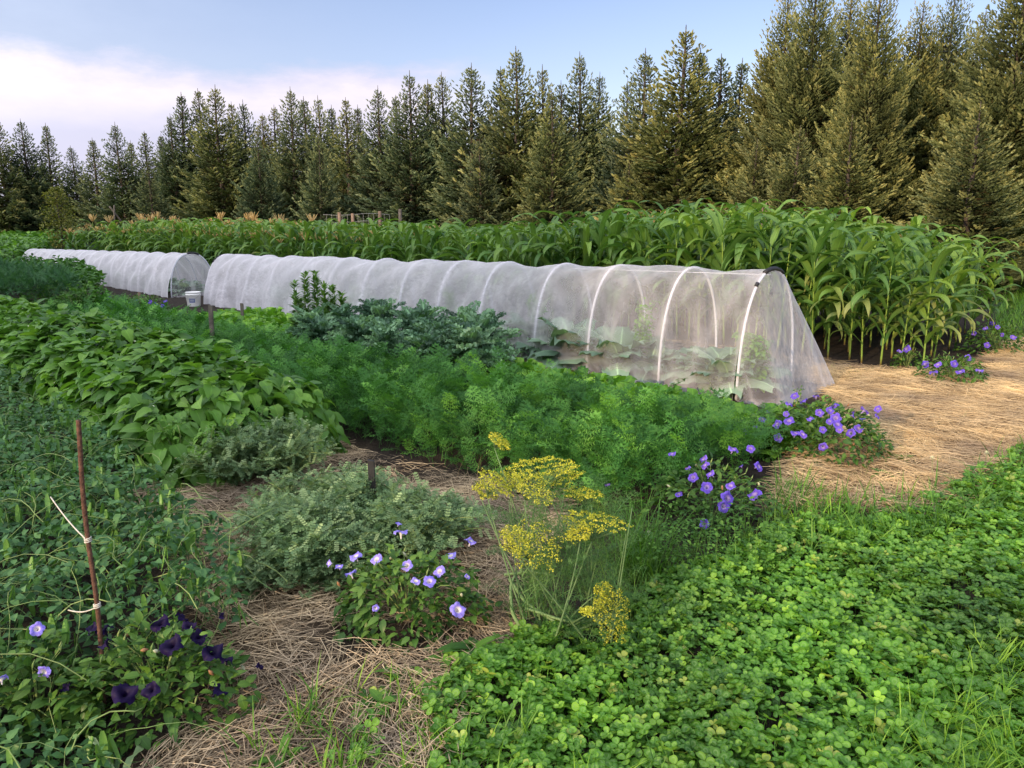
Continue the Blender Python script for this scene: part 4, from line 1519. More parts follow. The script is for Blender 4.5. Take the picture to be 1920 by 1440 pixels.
# petunias -------------------------------------------------------------
def petal_mesh(seed, mat, Rr=.030):
    ruf = 2.6 if mat == 'petdark' else 1.5
    rg = np.random.default_rng(seed)
    n = 30
    rings = [(.0025, -.030, 0), (.004, -.016, .08), (.008, -.004, .2), (.016, .001, .45), (.024, .002, .75), (1.0, -.001, 1.0)]
    V, g, b = [], [], []
    ph = rg.uniform(0, 6)
    for ri, (r, z, gg) in enumerate(rings):
        for k in range(n):
            a = 2 * PI * k / n
            lobe = .5 + .5 * math.cos(5 * a)
            if ri >= 4:
                rr = (Rr * (.84 + .20 * lobe ** .5) if ri == 5 else Rr * .72)
                zz = z + .0035 * math.sin(3 * a + ph) * (1.2 if ri == 5 else .6) * ruf + .002 * ruf * math.sin(11 * a + ph) * (ri == 5) - .004 * (1 - lobe) * (ri == 5)
            else:
                rr, zz = r * Rr / .030, z
            V.append((rr * math.cos(a), rr * math.sin(a), zz)); g.append(gg); b.append(abs(math.sin(2.5 * a)) ** .5 if ri > 2 else .5)
    F = [(i * n + k, i * n + (k + 1) % n, (i + 1) * n + (k + 1) % n, (i + 1) * n + k) for i in range(5) for k in range(n)]
    mb = MB(); mb.add(T(V, F, g, b))
    return mb.mesh('flower', M[mat], True)


PET = {m: [petal_mesh(s, m) for s in range(3)] for m in ('petblue', 'petpurple', 'petdark')}
pl = [leaf(.040, .022, 4, .18, .3), leaf(.050, .028, 4, .25, .45), leaf(.030, .018, 4, .2, .2)]


def mound_mesh(seed, rx, ry, h, n, tps, mat='petleaf', size=1.0):
    rg = np.random.default_rng(seed)
    mb, ms = MB(), MB()
    a = rg.uniform(0, 2 * PI, n); cz = rg.random(n) ** .75
    sr = np.sqrt(1 - cz ** 2)
    depth = 1 - rg.exponential(.13, n)
    depth = np.clip(depth, .15, 1.05) * (1 + .10 * np.sin(a * 3 + seed) + .08 * np.sin(cz * 9 + a * 5))
    P = np.stack([rx * np.cos(a) * sr * depth, ry * np.sin(a) * sr * depth, np.maximum(.015, h * cz * depth)], -1)
    yaw = a - PI / 2 + rg.normal(0, .8, n)
    pitch = .05 - .35 * sr + .6 * cz + rg.normal(0, .42, n)
    rr = np.clip(.15 + .55 * depth * rg.random(n) + .25 * cz, 0, 1)  # mound shade in the colour: inner leaves darker, top ones lighter
    w_ = rg.integers(0, len(tps), n)
    Rm_ = rot(yaw, pitch, rg.normal(0, .4, n))
    for q in range(len(tps)):
        k = w_ == q
        mb.scatter(tps[q], P[k], Rm_[k], size * rg.uniform(.6, 1.15, k.sum()), rr[k])
    for k in range(14):
        a = rg.uniform(0, 6.28); u = rg.uniform(.3, .95); zz = np.linspace(0, 1, 6)
        Q = np.stack([rx * u * math.cos(a) * zz, ry * u * math.sin(a) * zz, h * math.sqrt(1 - u * u * .8) * np.sin(zz * PI / 2)], -1)
        ms.add(tube(Q, np.linspace(.0045, .002, 6), 4, False))
    # pale buds
    for k in range(10):
        a = rg.uniform(0, 6.28); u = rg.uniform(.2, .9)
        c = np.array([rx * u * math.cos(a), ry * u * math.sin(a), h * math.sqrt(1 - u * u) + .01])
        ms.add(tube([c * [0, 0, 0], c * [.5, .5, .8], c, c + [.004, 0, .014], c + [.01, .002, .03]], [.003, .002, .0015, .004, .001], 5), mat=0)
    return mb.mesh('foliage', M[mat], True), ms.mesh('stem', M['vine'], True)


def petunia(base, rx, ry, h, n, seed, fl, mat, label, size=1.0, fs=1.0, group='petunia plants'):
    """fl: photo pixels of the blossoms (placed on the mound where that line of sight meets it)"""
    t = thing('petunia_plant', label, 'petunia', (base[0], base[1], 0), 0, group)
    fo, st_ = mound_mesh(seed, rx, ry, h, int(n * 1.7), pl, size=size)
    link('foliage', fo, t); link('stem', st_, t)
    rg = np.random.default_rng(seed)
    o = np.array([0, 0, EYE])
    for i, (px, py, *ex) in enumerate(fl):
        g_ = G(px, py, 0.0)
        d = (g_ - o) / np.linalg.norm(g_ - o)
        best = None
        C = np.array([base[0], base[1], 0]); A_ = np.array([rx * 1.04, ry * 1.04, h * 1.05])
        oc = (o - C) / A_; dd = d / A_
        qa, qb, qc = dd @ dd, 2 * oc @ dd, oc @ oc - 1
        D = qb * qb - 4 * qa * qc
        if D > 0:
            k = (-qb - math.sqrt(D)) / (2 * qa)
        else:
            k = -qb / (2 * qa)
        P = o + d * k
        if P[2] < .03: P[2] = .04
        nrm = (P - C) / A_ ** 2; nrm /= np.linalg.norm(nrm)
        nrm = nrm * .6 + np.array([0, 0, .5]) + np.array([-.15, -.3, 0]) + rg.normal(0, .5, 3)
        nrm /= np.linalg.norm(nrm)
        fme = PET[mat][i % 3]
        f = link('flower', fme, t)
        s = .84 * fs * (ex[0] if ex else 1) * rg.uniform(.85, 1.1)
        f.scale = (s, s, s)
        f.rotation_euler = Vector(nrm).to_track_quat('Z', 'Y').to_euler()
        f.location = tuple(P - C + nrm * .02)
    if n > 400:
        for k in range(7):
            a = rg.uniform(0, 6.28); u = rg.uniform(.3, .95)
            c = np.array([rx * u * math.cos(a), ry * u * math.sin(a), h * math.sqrt(1 - u * u) + .012])
            zz = np.linspace(0, 1, 5); d = rg.normal(0, .4, 3) + [0, -.3, .5]; d /= np.linalg.norm(d)
            mw = MB(); mw.add(tube(c + d * (zz * .026)[:, None], [.0015, .004, .0065, .005, .001], 6), rg.random())
            w = mw.build('wilted_flower', M['wilted'] if k % 2 else M['bud'], t, True)
    return t


M['wilted'] = plainmat('wilted_bloom', (.16, .07, .03), (.34, .18, .09), 60, .8)
M['bud'] = plainmat('pale_bud', (.32, .34, .20), (.45, .46, .32), 60, .6)
petunia(G(765, 1165), .31, .24, .27, 700, 1,
        [(752, 1006, 1.1), (745, 990, .6), (880, 1022, 1.05), (848, 1049), (710, 1053, 1.05), (670, 1050, .95), (625, 1057, .7), (638, 1070, .7), (661, 1083, 1.1), (766, 1063, .9), (828, 1075, .9), (806, 1095, 1.15), (778, 1097, .85), (856, 1147, 1.15), (704, 1138, .6), (872, 1086, .45)],
        'petblue', 'petunia with light blue violet flowers on bare soil and straw, centre foreground', 1.0, 1.0)
petunia(G(300, 1335), .30, .22, .27, 650, 2,
        [(303, 1176, 1.3), (333, 1166, 1.0), (355, 1182, 1.0), (326, 1215, 1.3), (372, 1200, 1.1), (396, 1230, 1.25), (200, 1190, 1.0), (182, 1182, .8), (233, 1306, 1.45), (290, 1296, 1.1), (402, 1302, 1.2), (425, 1248, .8), (205, 1215, .9), (130, 1297, .7), (407, 1160, .6), (480, 1255, .6)],
        'petdark', 'petunia with very dark purple flowers at the foot of the rusty rod', 1.05, 1.05)
petunia(G(75, 1360), .20, .17, .27, 300, 3, [(70, 1182, .9), (90, 1252, 1.0), (4, 1284, .8)],
        'petblue', 'straggly petunia with few pale blue flowers at the left edge', 1.1, 1.0)
petunia(G(1330, 985), .36, .28, .32, 520, 4,
        [(1262, 857, .9), (1324, 864, 1.0), (1326, 877, .9), (1301, 898, 1.0), (1337, 893, .95), (1326, 917, 1.3), (1360, 935, 1.2), (1354, 950, 1.1), (1418, 932, 1.2), (1417, 877, 1.1), (1372, 848, 1.1), (1408, 845, .8), (1274, 932, .8), (1323, 982, 1.0), (1294, 883, .6), (1370, 916, .9), (1140, 915, .5), (1393, 880, .5)],
        'petpurple', 'petunia with deep violet flowers at the near corner of the carrot bed', 1.0, 1.1)
rgp = np.random.default_rng(8)
petunia(G(1530, 850), .52, .36, .34, 1100, 5,
        [(1491, 745, 1.1), (1477, 762, 1.1), (1530, 748, .9), (1510, 756, 1), (1474, 778, .9), (1567, 765, 1.1), (1617, 773, 1.1), (1647, 769, 1.1), (1536, 776, 1.1), (1567, 786, 1.3), (1594, 779, 1.1), (1460, 798, 1.3), (1480, 793, 1.2), (1458, 822, 1), (1490, 817, 1.2), (1503, 818, 1.1), (1395, 813, 1.1), (1429, 790, .9), (1569, 799, 1.1), (1574, 808, 1.0), (1543, 808, .9), (1598, 813, 1.2), (1608, 806, 1.0), (1543, 836, 1.2), (1419, 803, .8), (1556, 793, .9), (1617, 791, .8), (1437, 776, .7), (1555, 772, .9), (1520, 790, .9), (1640, 783, .8)],
        'petpurple', 'largest petunia, covered in violet flowers, on the straw beside the tented net end', 1.15, 1.1)
petunia(G(1785, 718), .34, .28, .27, 360, 6,
        [(1737, 682, 1.3), (1760, 686, 1.2), (1751, 701, 1.2), (1788, 683, 1.1), (1801, 700, 1.3), (1836, 698, 1.1), (1814, 672, 1)],
        'petpurple', 'low petunia with violet flowers at the foot of the end corn stalks', 1.2, 1.25)
petunia(G(1700, 690), .16, .14, .20, 110, 9, [(1702, 655, 1.4), (1686, 661, .9)], 'petpurple', 'small petunia with one large violet flower among the corn stalks', 1.2, 1.2)
petunia(G(1865, 662), .40, .30, .34, 380, 7, [(1848, 618, 1.1), (1870, 615, .9), (1899, 634, 1.2), (1850, 648, 1.2), (1828, 625, .9), (1880, 628, .9), (1860, 605, .9)],
        'petpurple', 'dark shaded petunia with dim violet flowers behind the corn end, at the right edge', 1.3, 1.2)
# violet flowering row beyond the beans
pts = [(215, 575), (250, 577), (285, 579)]
for i, (px, py) in enumerate(pts):
    p = G(px, py)
    petunia(p, .30, .25, .22, 160, 20 + i, [(px + rgp.uniform(-28, 28), py - rgp.uniform(4, 16), 1.2) for _ in range(7)], 'petpurple', ('left', 'middle', 'right')[i] + ' of three small purple flowering plants beyond the beans before the farther tunnel', 1.3, 1.2, 'small purple plants beyond the beans')

#@@DILL
def dill():
    rg = np.random.default_rng(77)
    base = G(1065, 1205)
    t = thing('dill_plant', 'tall dill gone to flower with flat yellow umbels above the straw', 'dill', base, 0)
    o = np.array([0, 0, EYE])
    umb = [  # px, py, diameter m, depth offset, tilt x, tilt y
        (1018, 872, .27, .25, .0, -.05), (1000, 912, .18, .05, .3, .5), (930, 905, .15, .15, .1, .7), (937, 828, .09, .3, .2, .7),
        (1115, 975, .24, -.02, -.05, .1), (1095, 925, .14, .2, 0, .1), (1000, 1020, .22, -.12, .5, .2), (1055, 890, .16, .3, .2, -.2),
        (968, 1012, .13, -.15, .4, .4), (1085, 1000, .10, -.1, .3, -.2), (1150, 1150, .21, -.15, -.2, -1.15), (1130, 1120, .10, -.1, -.2, -.9),
        (1100, 1147, .035, -.25, 0, 0), (910, 920, .10, .2, .2, .5), (960, 900, .12, .3, .2, .3)]
    stems = MB(); mh = {}
    tops = []
    for i, (px, py, D, do, tx, ty) in enumerate(umb):
        dep = base[1] + do
        P = np.array([Xat(px, py, dep), dep, Hat(px, py, dep)]) - np.array([base[0], base[1], 0])
        b0 = np.array([rg.uniform(-.16, .18), rg.uniform(-.10, .12) + do * .5, 0])
        hub = P - np.array([math.sin(ty) * .08, -math.sin(tx) * .08, .075]) * D / .22
        if i in (10, 11):
            hub = P + np.array([-.065, .06, -.03]) * (D / .2)
        zz = np.linspace(0, 1, 10)
        if i in (10, 11, 12):
            b0 = np.array([-.02, .02, .05])
        mid = (b0 + hub) / 2 + rg.normal(0, .02, 3)
        Q = (1 - zz)[:, None] ** 2 * b0 + 2 * ((1 - zz) * zz)[:, None] * mid + (zz ** 2)[:, None] * hub
        stems.add(tube(Q, np.linspace(.0045, .0022, 10), 6), .5)
        nrm = (P - hub); nrm /= np.linalg.norm(nrm)
        ax = np.cross(nrm, [1, 0, 0]); ax /= np.linalg.norm(ax); bx = np.cross(nrm, ax)
        mu = MB()
        nr = int(18 + 140 * D)
        for k in range(nr):
            r = D / 2 * math.sqrt((k + .5) / nr); a = k * 2.4
            e = P + ax * r * math.cos(a) + bx * r * math.sin(a) - nrm * (r * r / D * .2) + rg.normal(0, .004, 3)
            mu.add(tube([hub, (hub * .45 + e * .55) + nrm * .004, e], [.0009, .0008, .0006], 3, False), .5, 0)
            # umbellet: little disc of yellow dots
            m = 20
            dots = T([(0, -.0026, 0), (.0028, 0, .0012), (0, .0026, 0), (-.0028, 0, .0012)], [(0, 1, 2, 3)])
            rr = .014 * np.sqrt(rg.random(m)); aa = rg.uniform(0, 6.28, m)
            L_ = e + (ax * (rr * np.cos(aa))[:, None] + bx * (rr * np.sin(aa))[:, None]) + nrm * .004 + rg.normal(0, .0015, (m, 3))
            mu.scatter(dots, L_, rot(rg.uniform(0, 6.28, m), rg.normal(0, .6, m), rg.normal(0, .6, m)), 1.1, mat=1)
        u = mu.build('flower_umbel', [M['dillstem'], M['umbel']], t)
    for i in range(9):
        b0 = np.array([rg.uniform(-.2, .2), rg.uniform(-.1, .1), 0]); h_ = rg.uniform(.3, .6)
        Q = b0 + np.stack([np.linspace(0, rg.uniform(-.1, .1), 6), np.linspace(0, .03, 6), np.linspace(0, h_, 6)], -1)
        stems.add(tube(Q, np.linspace(.004, .0015, 6), 5), .4)
    # thick bowed stems near the ground
    def bow(pix, r):
        P = []
        for px, py, z in pix:
            P.append(G(px, py, z) - np.array([base[0], base[1], 0]))
        P = np.array(P); k = np.linspace(0, len(P) - 1, 26)
        Q = np.stack([np.interp(k, range(len(P)), P[:, i]) for i in range(3)], -1)
        for _ in range(3): Q[1:-1] = (Q[:-2] + 2 * Q[1:-1] + Q[2:]) / 4
        stems.add(tube(Q, np.linspace(r, r * .6, len(Q)), 8), .9)
    bow([(985, 1190, .02), (960, 1150, .10), (957, 1100, .16), (965, 1080, .18)], .0085)
    bow([(955, 1085, .17), (985, 1130, .13), (1030, 1160, .10), (1080, 1185, .07), (1150, 1150, .10)], .0075)
    bow([(985, 1140, .12), (1060, 1165, .11), (1110, 1165, .10), (1135, 1110, .16)], .006)
    bow([(945, 1078, .17), (990, 1072, .18), (1040, 1078, .18)], .0065)
    stems.build('stem', M['dillstem'], t, True)
    mf = MB()
    n = 270
    P = np.column_stack([rg.uniform(-.20, .20, n), rg.uniform(-.14, .3, n), rg.uniform(.02, .48, n)])
    for q in range(3):
        tp = frond(.22, .055, 8, 3, .0016, .016, .7, .15, seed=90 + q)
        k = slice(q, None, 3)
        m = len(P[k])
        mf.scatter(tp, P[k], rot(rg.uniform(0, 6.28, m), rg.uniform(-1.0, -.1, m), rg.uniform(-.5, .5, m)), rg.uniform(.7, 1.2, m))
    mf.build('foliage', M['dillfrond'], t)


dill()

#@@CLOVER
def cleaf(seed):
    ts_ = []
    rg = np.random.default_rng(seed)
    for k in range(3):
        a = k * 2 * PI / 3 + rg.uniform(-.15, .15)
        V, g = [(0, .003, 0)], [0]
        L_ = .026
        ring = []
        for rr_, gg in ((.5, .5), (1.0, 1.0)):
            for j in range(9):
                w_ = (j - 4) / 4 * 2.35
                r = rr_
                x = math.sin(w_) * .0125 * r * (1 if abs(w_) < 2.3 else .9)
                y = .0155 + math.cos(w_) * .0125 * r - (.0015 if j == 4 and rr_ == 1 else 0)
                if abs(w_) > 2: y = .0155 + math.cos(w_) * .0145 * r
                V.append((x, y, .25 * abs(x) + .08 * y)); g.append(gg)
        F = [(0, 1 + j, 2 + j) for j in range(8)]
        # inner fan anchored at leaflet centre
        V[0] = (0, .0125, 0)
        F += [(1 + j, 10 + j, 11 + j, 2 + j) for j in range(8)]
        V.append((0, .001, 0)); g.append(.8); b_ = len(V) - 1
        F += [(b_, 10, 1), (b_, 9, 18), (b_, 1, 0), (b_, 0, 9)]
        ts_.append(xf(T(V, F, g), (0, 0, 0), a, rg.uniform(-.15, .25), rg.uniform(-.3, .3)))
    pet = T([(-.0008, 0, 0), (.0008, 0, 0), (.0008, .006, -.09), (-.0008, .006, -.09)], [(0, 1, 2, 3)], [.2] * 4)
    return merge(ts_ + [pet])


# pale chevron on the leaflets
def clovermat():
    m = M['clover']; nt = m.node_tree
    pr = [n for n in nt.nodes if n.type == 'BSDF_PRINCIPLED'][0]
    src = pr.inputs['Base Color'].links[0].from_socket
    g = [n for n in nt.nodes if n.type == 'SEPARATE_COLOR'][0].outputs[1]
    ch = ramp(nt, g, [(.28, (0, 0, 0)), (.48, (.32, .32, .32)), (.66, (0, 0, 0))])
    nt.links.new(mixrgb(nt, src, (.32, .46, .22), ch), pr.inputs['Base Color'])


clovermat()
cl_t = [cleaf(s) for s in range(4)]


def clover(poly, dens, h, label, fn=None, smul=1.0):
    mb = MB()
    P2 = polysample(poly, dens, fn)
    n = len(P2)
    lm = lump(P2, 3.0, 7); lm2 = lump(P2, 9, 9)
    H_ = h * (.45 + .6 * lm + .35 * lm2)
    dp = R.exponential(.028, n)
    z = np.maximum(.012, H_ - dp)
    P = np.column_stack([P2, z])
    rr = np.clip(R.normal(.5, .2, n) - dp * 2.5, 0, 1)  # low leaves coloured darker for the shade under the carpet
    Rm_ = rot(R.uniform(0, 6.28, n), R.normal(0, .33, n), R.normal(0, .33, n))
    # lean a little to the camera side (light)
    w_ = R.integers(0, 4, n)
    sc_ = R.uniform(.5, 1.2, n) * smul * (.85 + .3 * lump(P2, 2.2, 15))
    for q in range(4):
        k = w_ == q
        mb.scatter(cl_t[q], P[k], Rm_[k], sc_[k], rr[k], np.where(R.random(k.sum()) < .035, R.uniform(.3, .9, k.sum()), 0))
    return stuff(mb, 'clover', M['clover'], label, 'clover', False)


def clear_of(P, spots):
    k = np.ones(len(P))
    for (x, y, r) in spots:
        d = np.hypot(P[:, 0] - x, P[:, 1] - y)
        k *= np.clip((d - r) / .12, 0, 1)
    return k


def thin(P):
    return np.where(lump(P, 3.4, 12) < .20, .30, 1.0) * np.where(lump(P, 7, 2) < .15, .5, 1)


clover(Z_CLOVER, 3300, .085, 'dense green clover covering the ground at lower right', thin)
clover(wpoly([(1740, 960), (1820, 900), (1890, 865), (1960, 850), (2150, 840), (2000, 930), (1800, 990)]), 1500, .10, 'taller clover clump at the right edge on the straw', smul=1.1)
clover(wpoly([(700, 1290), (860, 1230), (900, 1560), (560, 1560)]), 500, .05, 'sparse clover creeping onto the straw at the bottom')

ch_ = MB()
dot = leaf(.010, .003, 2, .2, -.3)
kq = 46
for i in range(kq):
    th_ = math.acos(1 - 1.5 * (i + .5) / kq); a_ = i * 2.4
    ch_.add(xf(dot, (math.sin(th_) * math.cos(a_) * .005, math.sin(th_) * math.sin(a_) * .005, .14 + math.cos(th_) * .005), a_ - PI / 2, PI / 2 - th_), .8, 0)
ch_.add(tube([(0, 0, 0), (.004, 0, .07), (0, 0, .14)], .0012, 4), .4, 1)
chm = ch_.mesh('clover_flower', [M['tassel_pale'], M['vine']], True)
for px, py, lab in ((1222, 1060, 'white clover flower head in the weeds right of the dill'), (1750, 905, 'white clover flower head at the edge of the straw, far right'), (1850, 895, 'white clover flower head nearest the right edge')):
    o = link('clover_flower', chm); o.location = tuple(G(px, py)); o.rotation_euler = (.1, .1, px); o.scale = (1.1,) * 3
    tag(o, lab, 'flower')

# ------------------------------------------------------------------ grass
gb = [blade(.24, .0075, 6, b_, .1, twist=tw) for b_, tw in ((.7, .5), (1.3, -.6), (1.9, .8), (.4, 0))]
gthin = [blade(.24, .0028, 5, b_, .08) for b_ in (.5, 1.0, 1.6)]


def grass(poly, dens, label, tp=gb, size=(.6, 1.2), mat='grass', fn=None, name='grass', rr=(0, 1), tilt=.25, clump=None, b=None):
    mb = MB()
    P2 = polysample(poly, dens, fn)
    if clump:
        m = max(3, int(len(P2) / clump))
        c = P2[R.integers(0, len(P2), m)]
        P2 = c[R.integers(0, m, len(P2))] + R.normal(0, .022, (len(P2), 2))
    n = len(P2)
    P = np.column_stack([P2, np.zeros(n)])
    w_ = R.integers(0, len(tp), n)
    Rm_ = rot(R.uniform(0, 6.28, n), -np.abs(R.normal(0, tilt, n)), R.normal(0, .15, n))
    s_ = R.uniform(*size, n); r_ = rr[0] + (rr[1] - rr[0]) * R.random(n)
    for q in range(len(tp)):
        k = w_ == q
        mb.scatter(tp[q], P[k], Rm_[k], s_[k], r_[k], None if b is None else b)
    return stuff(mb, name, M[mat], label, 'grass', True)


grass(wpoly([(1440, 1010), (1450, 920), (1520, 930), (1700, 985), (1800, 1010), (1680, 1040), (1500, 1050)]), 1000, 'arching grass fringe between clover and straw at right', size=(.5, 1.05))
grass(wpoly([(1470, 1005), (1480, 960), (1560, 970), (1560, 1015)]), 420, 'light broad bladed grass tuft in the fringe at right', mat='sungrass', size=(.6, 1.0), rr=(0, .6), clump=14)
grass(wpoly([(960, 1215), (975, 1060), (1120, 960), (1230, 1010), (1180, 1200), (1080, 1230)]), 900, 'fine grass around the foot of the dill', tp=gthin, size=(.35, .9), rr=(.1, .8))
grass(wpoly([(1155, 1110), (1165, 1060), (1240, 1055), (1245, 1110)]), 5200, 'fine dark grass tuft right of the dill', tp=gthin, size=(1.0, 1.75), rr=(.1, .6), tilt=.12)
grass(wpoly([(1150, 1230), (1180, 1090), (1300, 1020), (1450, 1010), (1530, 1060), (1400, 1110), (1250, 1240)]), 900, 'thin grass and weeds between dill and clover', tp=gthin, size=(.4, .95), rr=(.1, .8))
grass(wpoly([(300, 1560), (430, 1440), (560, 1340), (860, 1330), (980, 1400), (1080, 1560)]), 900, 'loose grass blades over straw at the bottom left', size=(.35, .85), clump=9, rr=(.2, 1))
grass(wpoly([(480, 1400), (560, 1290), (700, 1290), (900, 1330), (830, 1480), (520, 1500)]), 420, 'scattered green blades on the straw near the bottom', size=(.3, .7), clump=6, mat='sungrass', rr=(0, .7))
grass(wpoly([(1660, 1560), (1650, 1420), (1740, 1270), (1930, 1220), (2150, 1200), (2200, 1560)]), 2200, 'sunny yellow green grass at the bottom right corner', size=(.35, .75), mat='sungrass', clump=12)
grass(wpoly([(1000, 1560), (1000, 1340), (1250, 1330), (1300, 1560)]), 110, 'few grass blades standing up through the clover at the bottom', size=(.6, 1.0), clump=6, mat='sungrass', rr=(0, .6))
grass(Z_CLOVER, 60, 'single grass blades among the clover', size=(.4, .7))
grass(wpoly([(1850, 640), (1880, 560), (2050, 490), (2300, 500), (2400, 600), (2200, 640), (1960, 650)]), 260, 'rough grass beyond the corn at the right edge', size=(.7, 1.4))
grass(wpoly([(1420, 950), (1700, 945), (1790, 905), (1950, 830), (2100, 820), (1800, 1010), (1430, 1020)]), 420, 'grass blades over the straw border at right', size=(.45, 1.05), clump=6)
clover(wpoly([(1380, 1020), (1560, 965), (1700, 950), (1800, 920), (1960, 850), (2150, 820), (2150, 880), (1700, 1000), (1400, 1060)]), 420, .07, 'loose outlying clover between the carpet and the straw at right')
# sprigs of green on the straw
grass(wpoly([(1600, 900), (1610, 860), (1700, 850), (1720, 880)]), 700, 'small green weed tuft on the straw at right', size=(.25, .5), tilt=.7)
grass(wpoly([(1740, 810), (1750, 780), (1830, 790), (1820, 815)]), 200, 'thin green sprig lying on the straw at far right', size=(.25, .5), tilt=.9)
grass(wpoly([(1540, 715), (1560, 690), (1640, 695), (1620, 725)]), 300, 'green weed sprigs by the tented net foot', size=(.3, .5), tilt=.6)

# weeds ----------------------------------------------------------------
wl = [leaf(.10, .035, 5, .2, .45), leaf(.07, .04, 4, .2, .4)]


def weed(px, py, n, size, label, tilt=(0.1, 1.0), mat='weed', name='weed_plant', cat='weed', tp=None):
    rg = np.random.default_rng(int(px))
    mb = MB()
    for i in range(n):
        mb.add(xf((tp or wl)[i % len(tp or wl)], (rg.normal(0, .01) * size, rg.normal(0, .01) * size, rg.uniform(0, .04) * size), i * 2.4, rg.uniform(*tilt), 0, size * rg.uniform(.6, 1.15)))
    o = mb.build(name, M[mat], smooth=True); o.location = tuple(G(px, py))
    tag(o, label, cat)


weed(885, 1235, 26, 1.2, 'broad leaved rosette weed below the blue petunias')
weed(840, 1245, 18, .8, 'toothed leaf weed left of the broad rosette, at the straw edge')
weed(735, 1275, 20, .7, 'small low weed on the straw below the bare soil')
weed(590, 850, 10, 1.3, 'dark leafy seedling in the dirt gap between beans and carrots')
weed(605, 815, 8, 1.1, 'second leafy seedling farther back in the dirt gap')
weed(1345, 800, 18, 1.4, 'broad leaved weed between carrots and the large violet petunia')
weed(1430, 790, 16, 1.0, 'leafy weed at the foot of the tented net, left of the petunia')
weed(1690, 870, 18, 1.0, 'lone leafy weed on the straw right of the large petunia')
weed(1650, 895, 14, .9, 'flat weed on the straw nearer the clover')
weed(720, 1330, 14, .9, 'pale green weed sprouting from the straw at the bottom')
weed(530, 1430, 16, .9, 'leafy weed at the lower left straw edge')
thistle = [leaf(.16, .02, 6, .2, .3, wave=.5), leaf(.13, .018, 6, .2, .4, wave=.5)]
weed(225, 1470, 14, 1.1, 'spiny narrow leaved weed at the bottom left edge', (.0, .8), 'chickpea', tp=thistle)
# sprigs in front of the net
for px, py, h_, lab in ((1330, 735, .30, 'thin leafy sprig standing in front of the net near its right end'), (1388, 745, .22, 'small sprig at the foot of the end hoop'), (1492, 770, .25, 'little sprig at the tip of the tented net'), (972, 690, .22, 'small sprig at the foot of the net right of the chard')):
    lpz = leafy_plant(h_, .06, 40, oval, 'petleaf', int(px), .6, 3)
    put('weed_sprig', lpz, ('foliage', 'stem'), G(px, py), lab, 'weed', s=1.0)
# amaranth-like weeds in front of the bean row end
pg = leafy_plant(.52, .16, 150, leaf(.07, .035, 4, .2, .4), 'weed', 51, 1.0, 4, rn=(.4, 1))
for px, py, lab in ((410, 915, 'tall seedy weed standing at the bean row end, left one'), (340, 905, 'seedy weed before the beans, nearest the rusty rod'), (475, 880, 'tall seedy weed at the bean row end, right one')):
    put('tall_weed', pg, ('foliage', 'stem'), G(px, py), lab, 'weed', 'tall weeds before the beans')
# fine weedy stems right of the dill
mb = MB()
P2 = polysample(wpoly([(1200, 1120), (1230, 1020), (1400, 1000), (1470, 1040), (1420, 1110)]), 330)
for p in P2:
    mb.scatter(gthin[0], np.array([[p[0], p[1], 0]]), rot(R.uniform(0, 6.28), R.normal(0, .2), 0), R.uniform(.8, 1.3))
    m = 9; u = R.uniform(.05, .27, m)
    mb.scatter(oval, np.stack([p[0] + R.normal(0, .02, m), p[1] + R.normal(0, .02, m), u], -1), rot(R.uniform(0, 6.28, m), R.uniform(-.3, .8, m), 0), R.uniform(.2, .5, m))
stuff(mb, 'weeds', M['weed'], 'fine tangled weeds below the violet petunia', 'weeds')

# straw ----------------------------------------------------------------
def straw(poly, dens, label, fn, hmax=.03, L_=.24, mat='straw'):
    mb = MB()
    P2 = polysample(poly, dens, fn)
    n = len(P2)
    tps = []
    rg = np.random.default_rng(3)
    for i in range(6):
        k = 5
        x = np.linspace(-.5, .5, k) * L_
        bend = rg.uniform(-.03, .03) * (i % 3 != 0) + rg.uniform(-.01, .01)
        y = bend * (1 - (2 * x / L_) ** 2)
        kink = rg.uniform(0, .02) * (i % 2)
        z = kink * (1 - np.abs(2 * x / L_))
        V = []
        for a_, b_, c_ in zip(x, y, z):
            V += [(a_, b_ - .0015, c_), (a_, b_, c_ + .0014), (a_, b_ + .0015, c_)]
        F = []
        for j in range(k - 1):
            q = j * 3
            F += [(q, q + 3, q + 4, q + 1), (q + 1, q + 4, q + 5, q + 2)]
        tps.append(T(V, F))
    ph = lump(P2, 1.3, 6) * 4 + R.normal(0, .75, n)
    mo = lump(P2, 1.8, 8) * .6 + lump(P2, 5, 8) * .4
    z = .004 + soilz(P2) + np.maximum(0, R.random(n) ** 1.2 * hmax * (.4 + 1.3 * mo))
    P = np.column_stack([P2, z + .008])
    Rm_ = rot(ph, R.normal(0, .12, n), R.normal(0, .09, n))
    # rot applies pitch about x (strand axis) and roll about y (lifts the ends)
    w_ = R.integers(0, 6, n)
    s_ = R.uniform(.3, 1.15, n)
    rr = np.clip(.15 + .5 * (z / hmax) + R.normal(0, .25, n), 0, 1)
    for q in range(6):
        k = w_ == q
        mb.scatter(tps[q], P[k], Rm_[k], s_[k], rr[k])
    return stuff(mb, 'straw', M[mat], label, 'straw mulch', False)


def f_str(P):
    return np.clip(1.0 - bare(P), .05, 1)


straw(Z_STRAW_R, 2300, 'golden straw mulch on the path right of the tunnel and corn', f_str, .045)
straw(Z_STRAW_M, 2700, 'grey brown straw mulch between the beds in the foreground', f_str, .035, .18, 'strawgrey')
straw(Z_STRAW_R, 2600, 'short broken straw chaff on the right path', f_str, .03, .07)
straw(Z_STRAW_M, 3600, 'short broken grey chaff between the foreground beds', f_str, .028, .06, 'strawgrey')
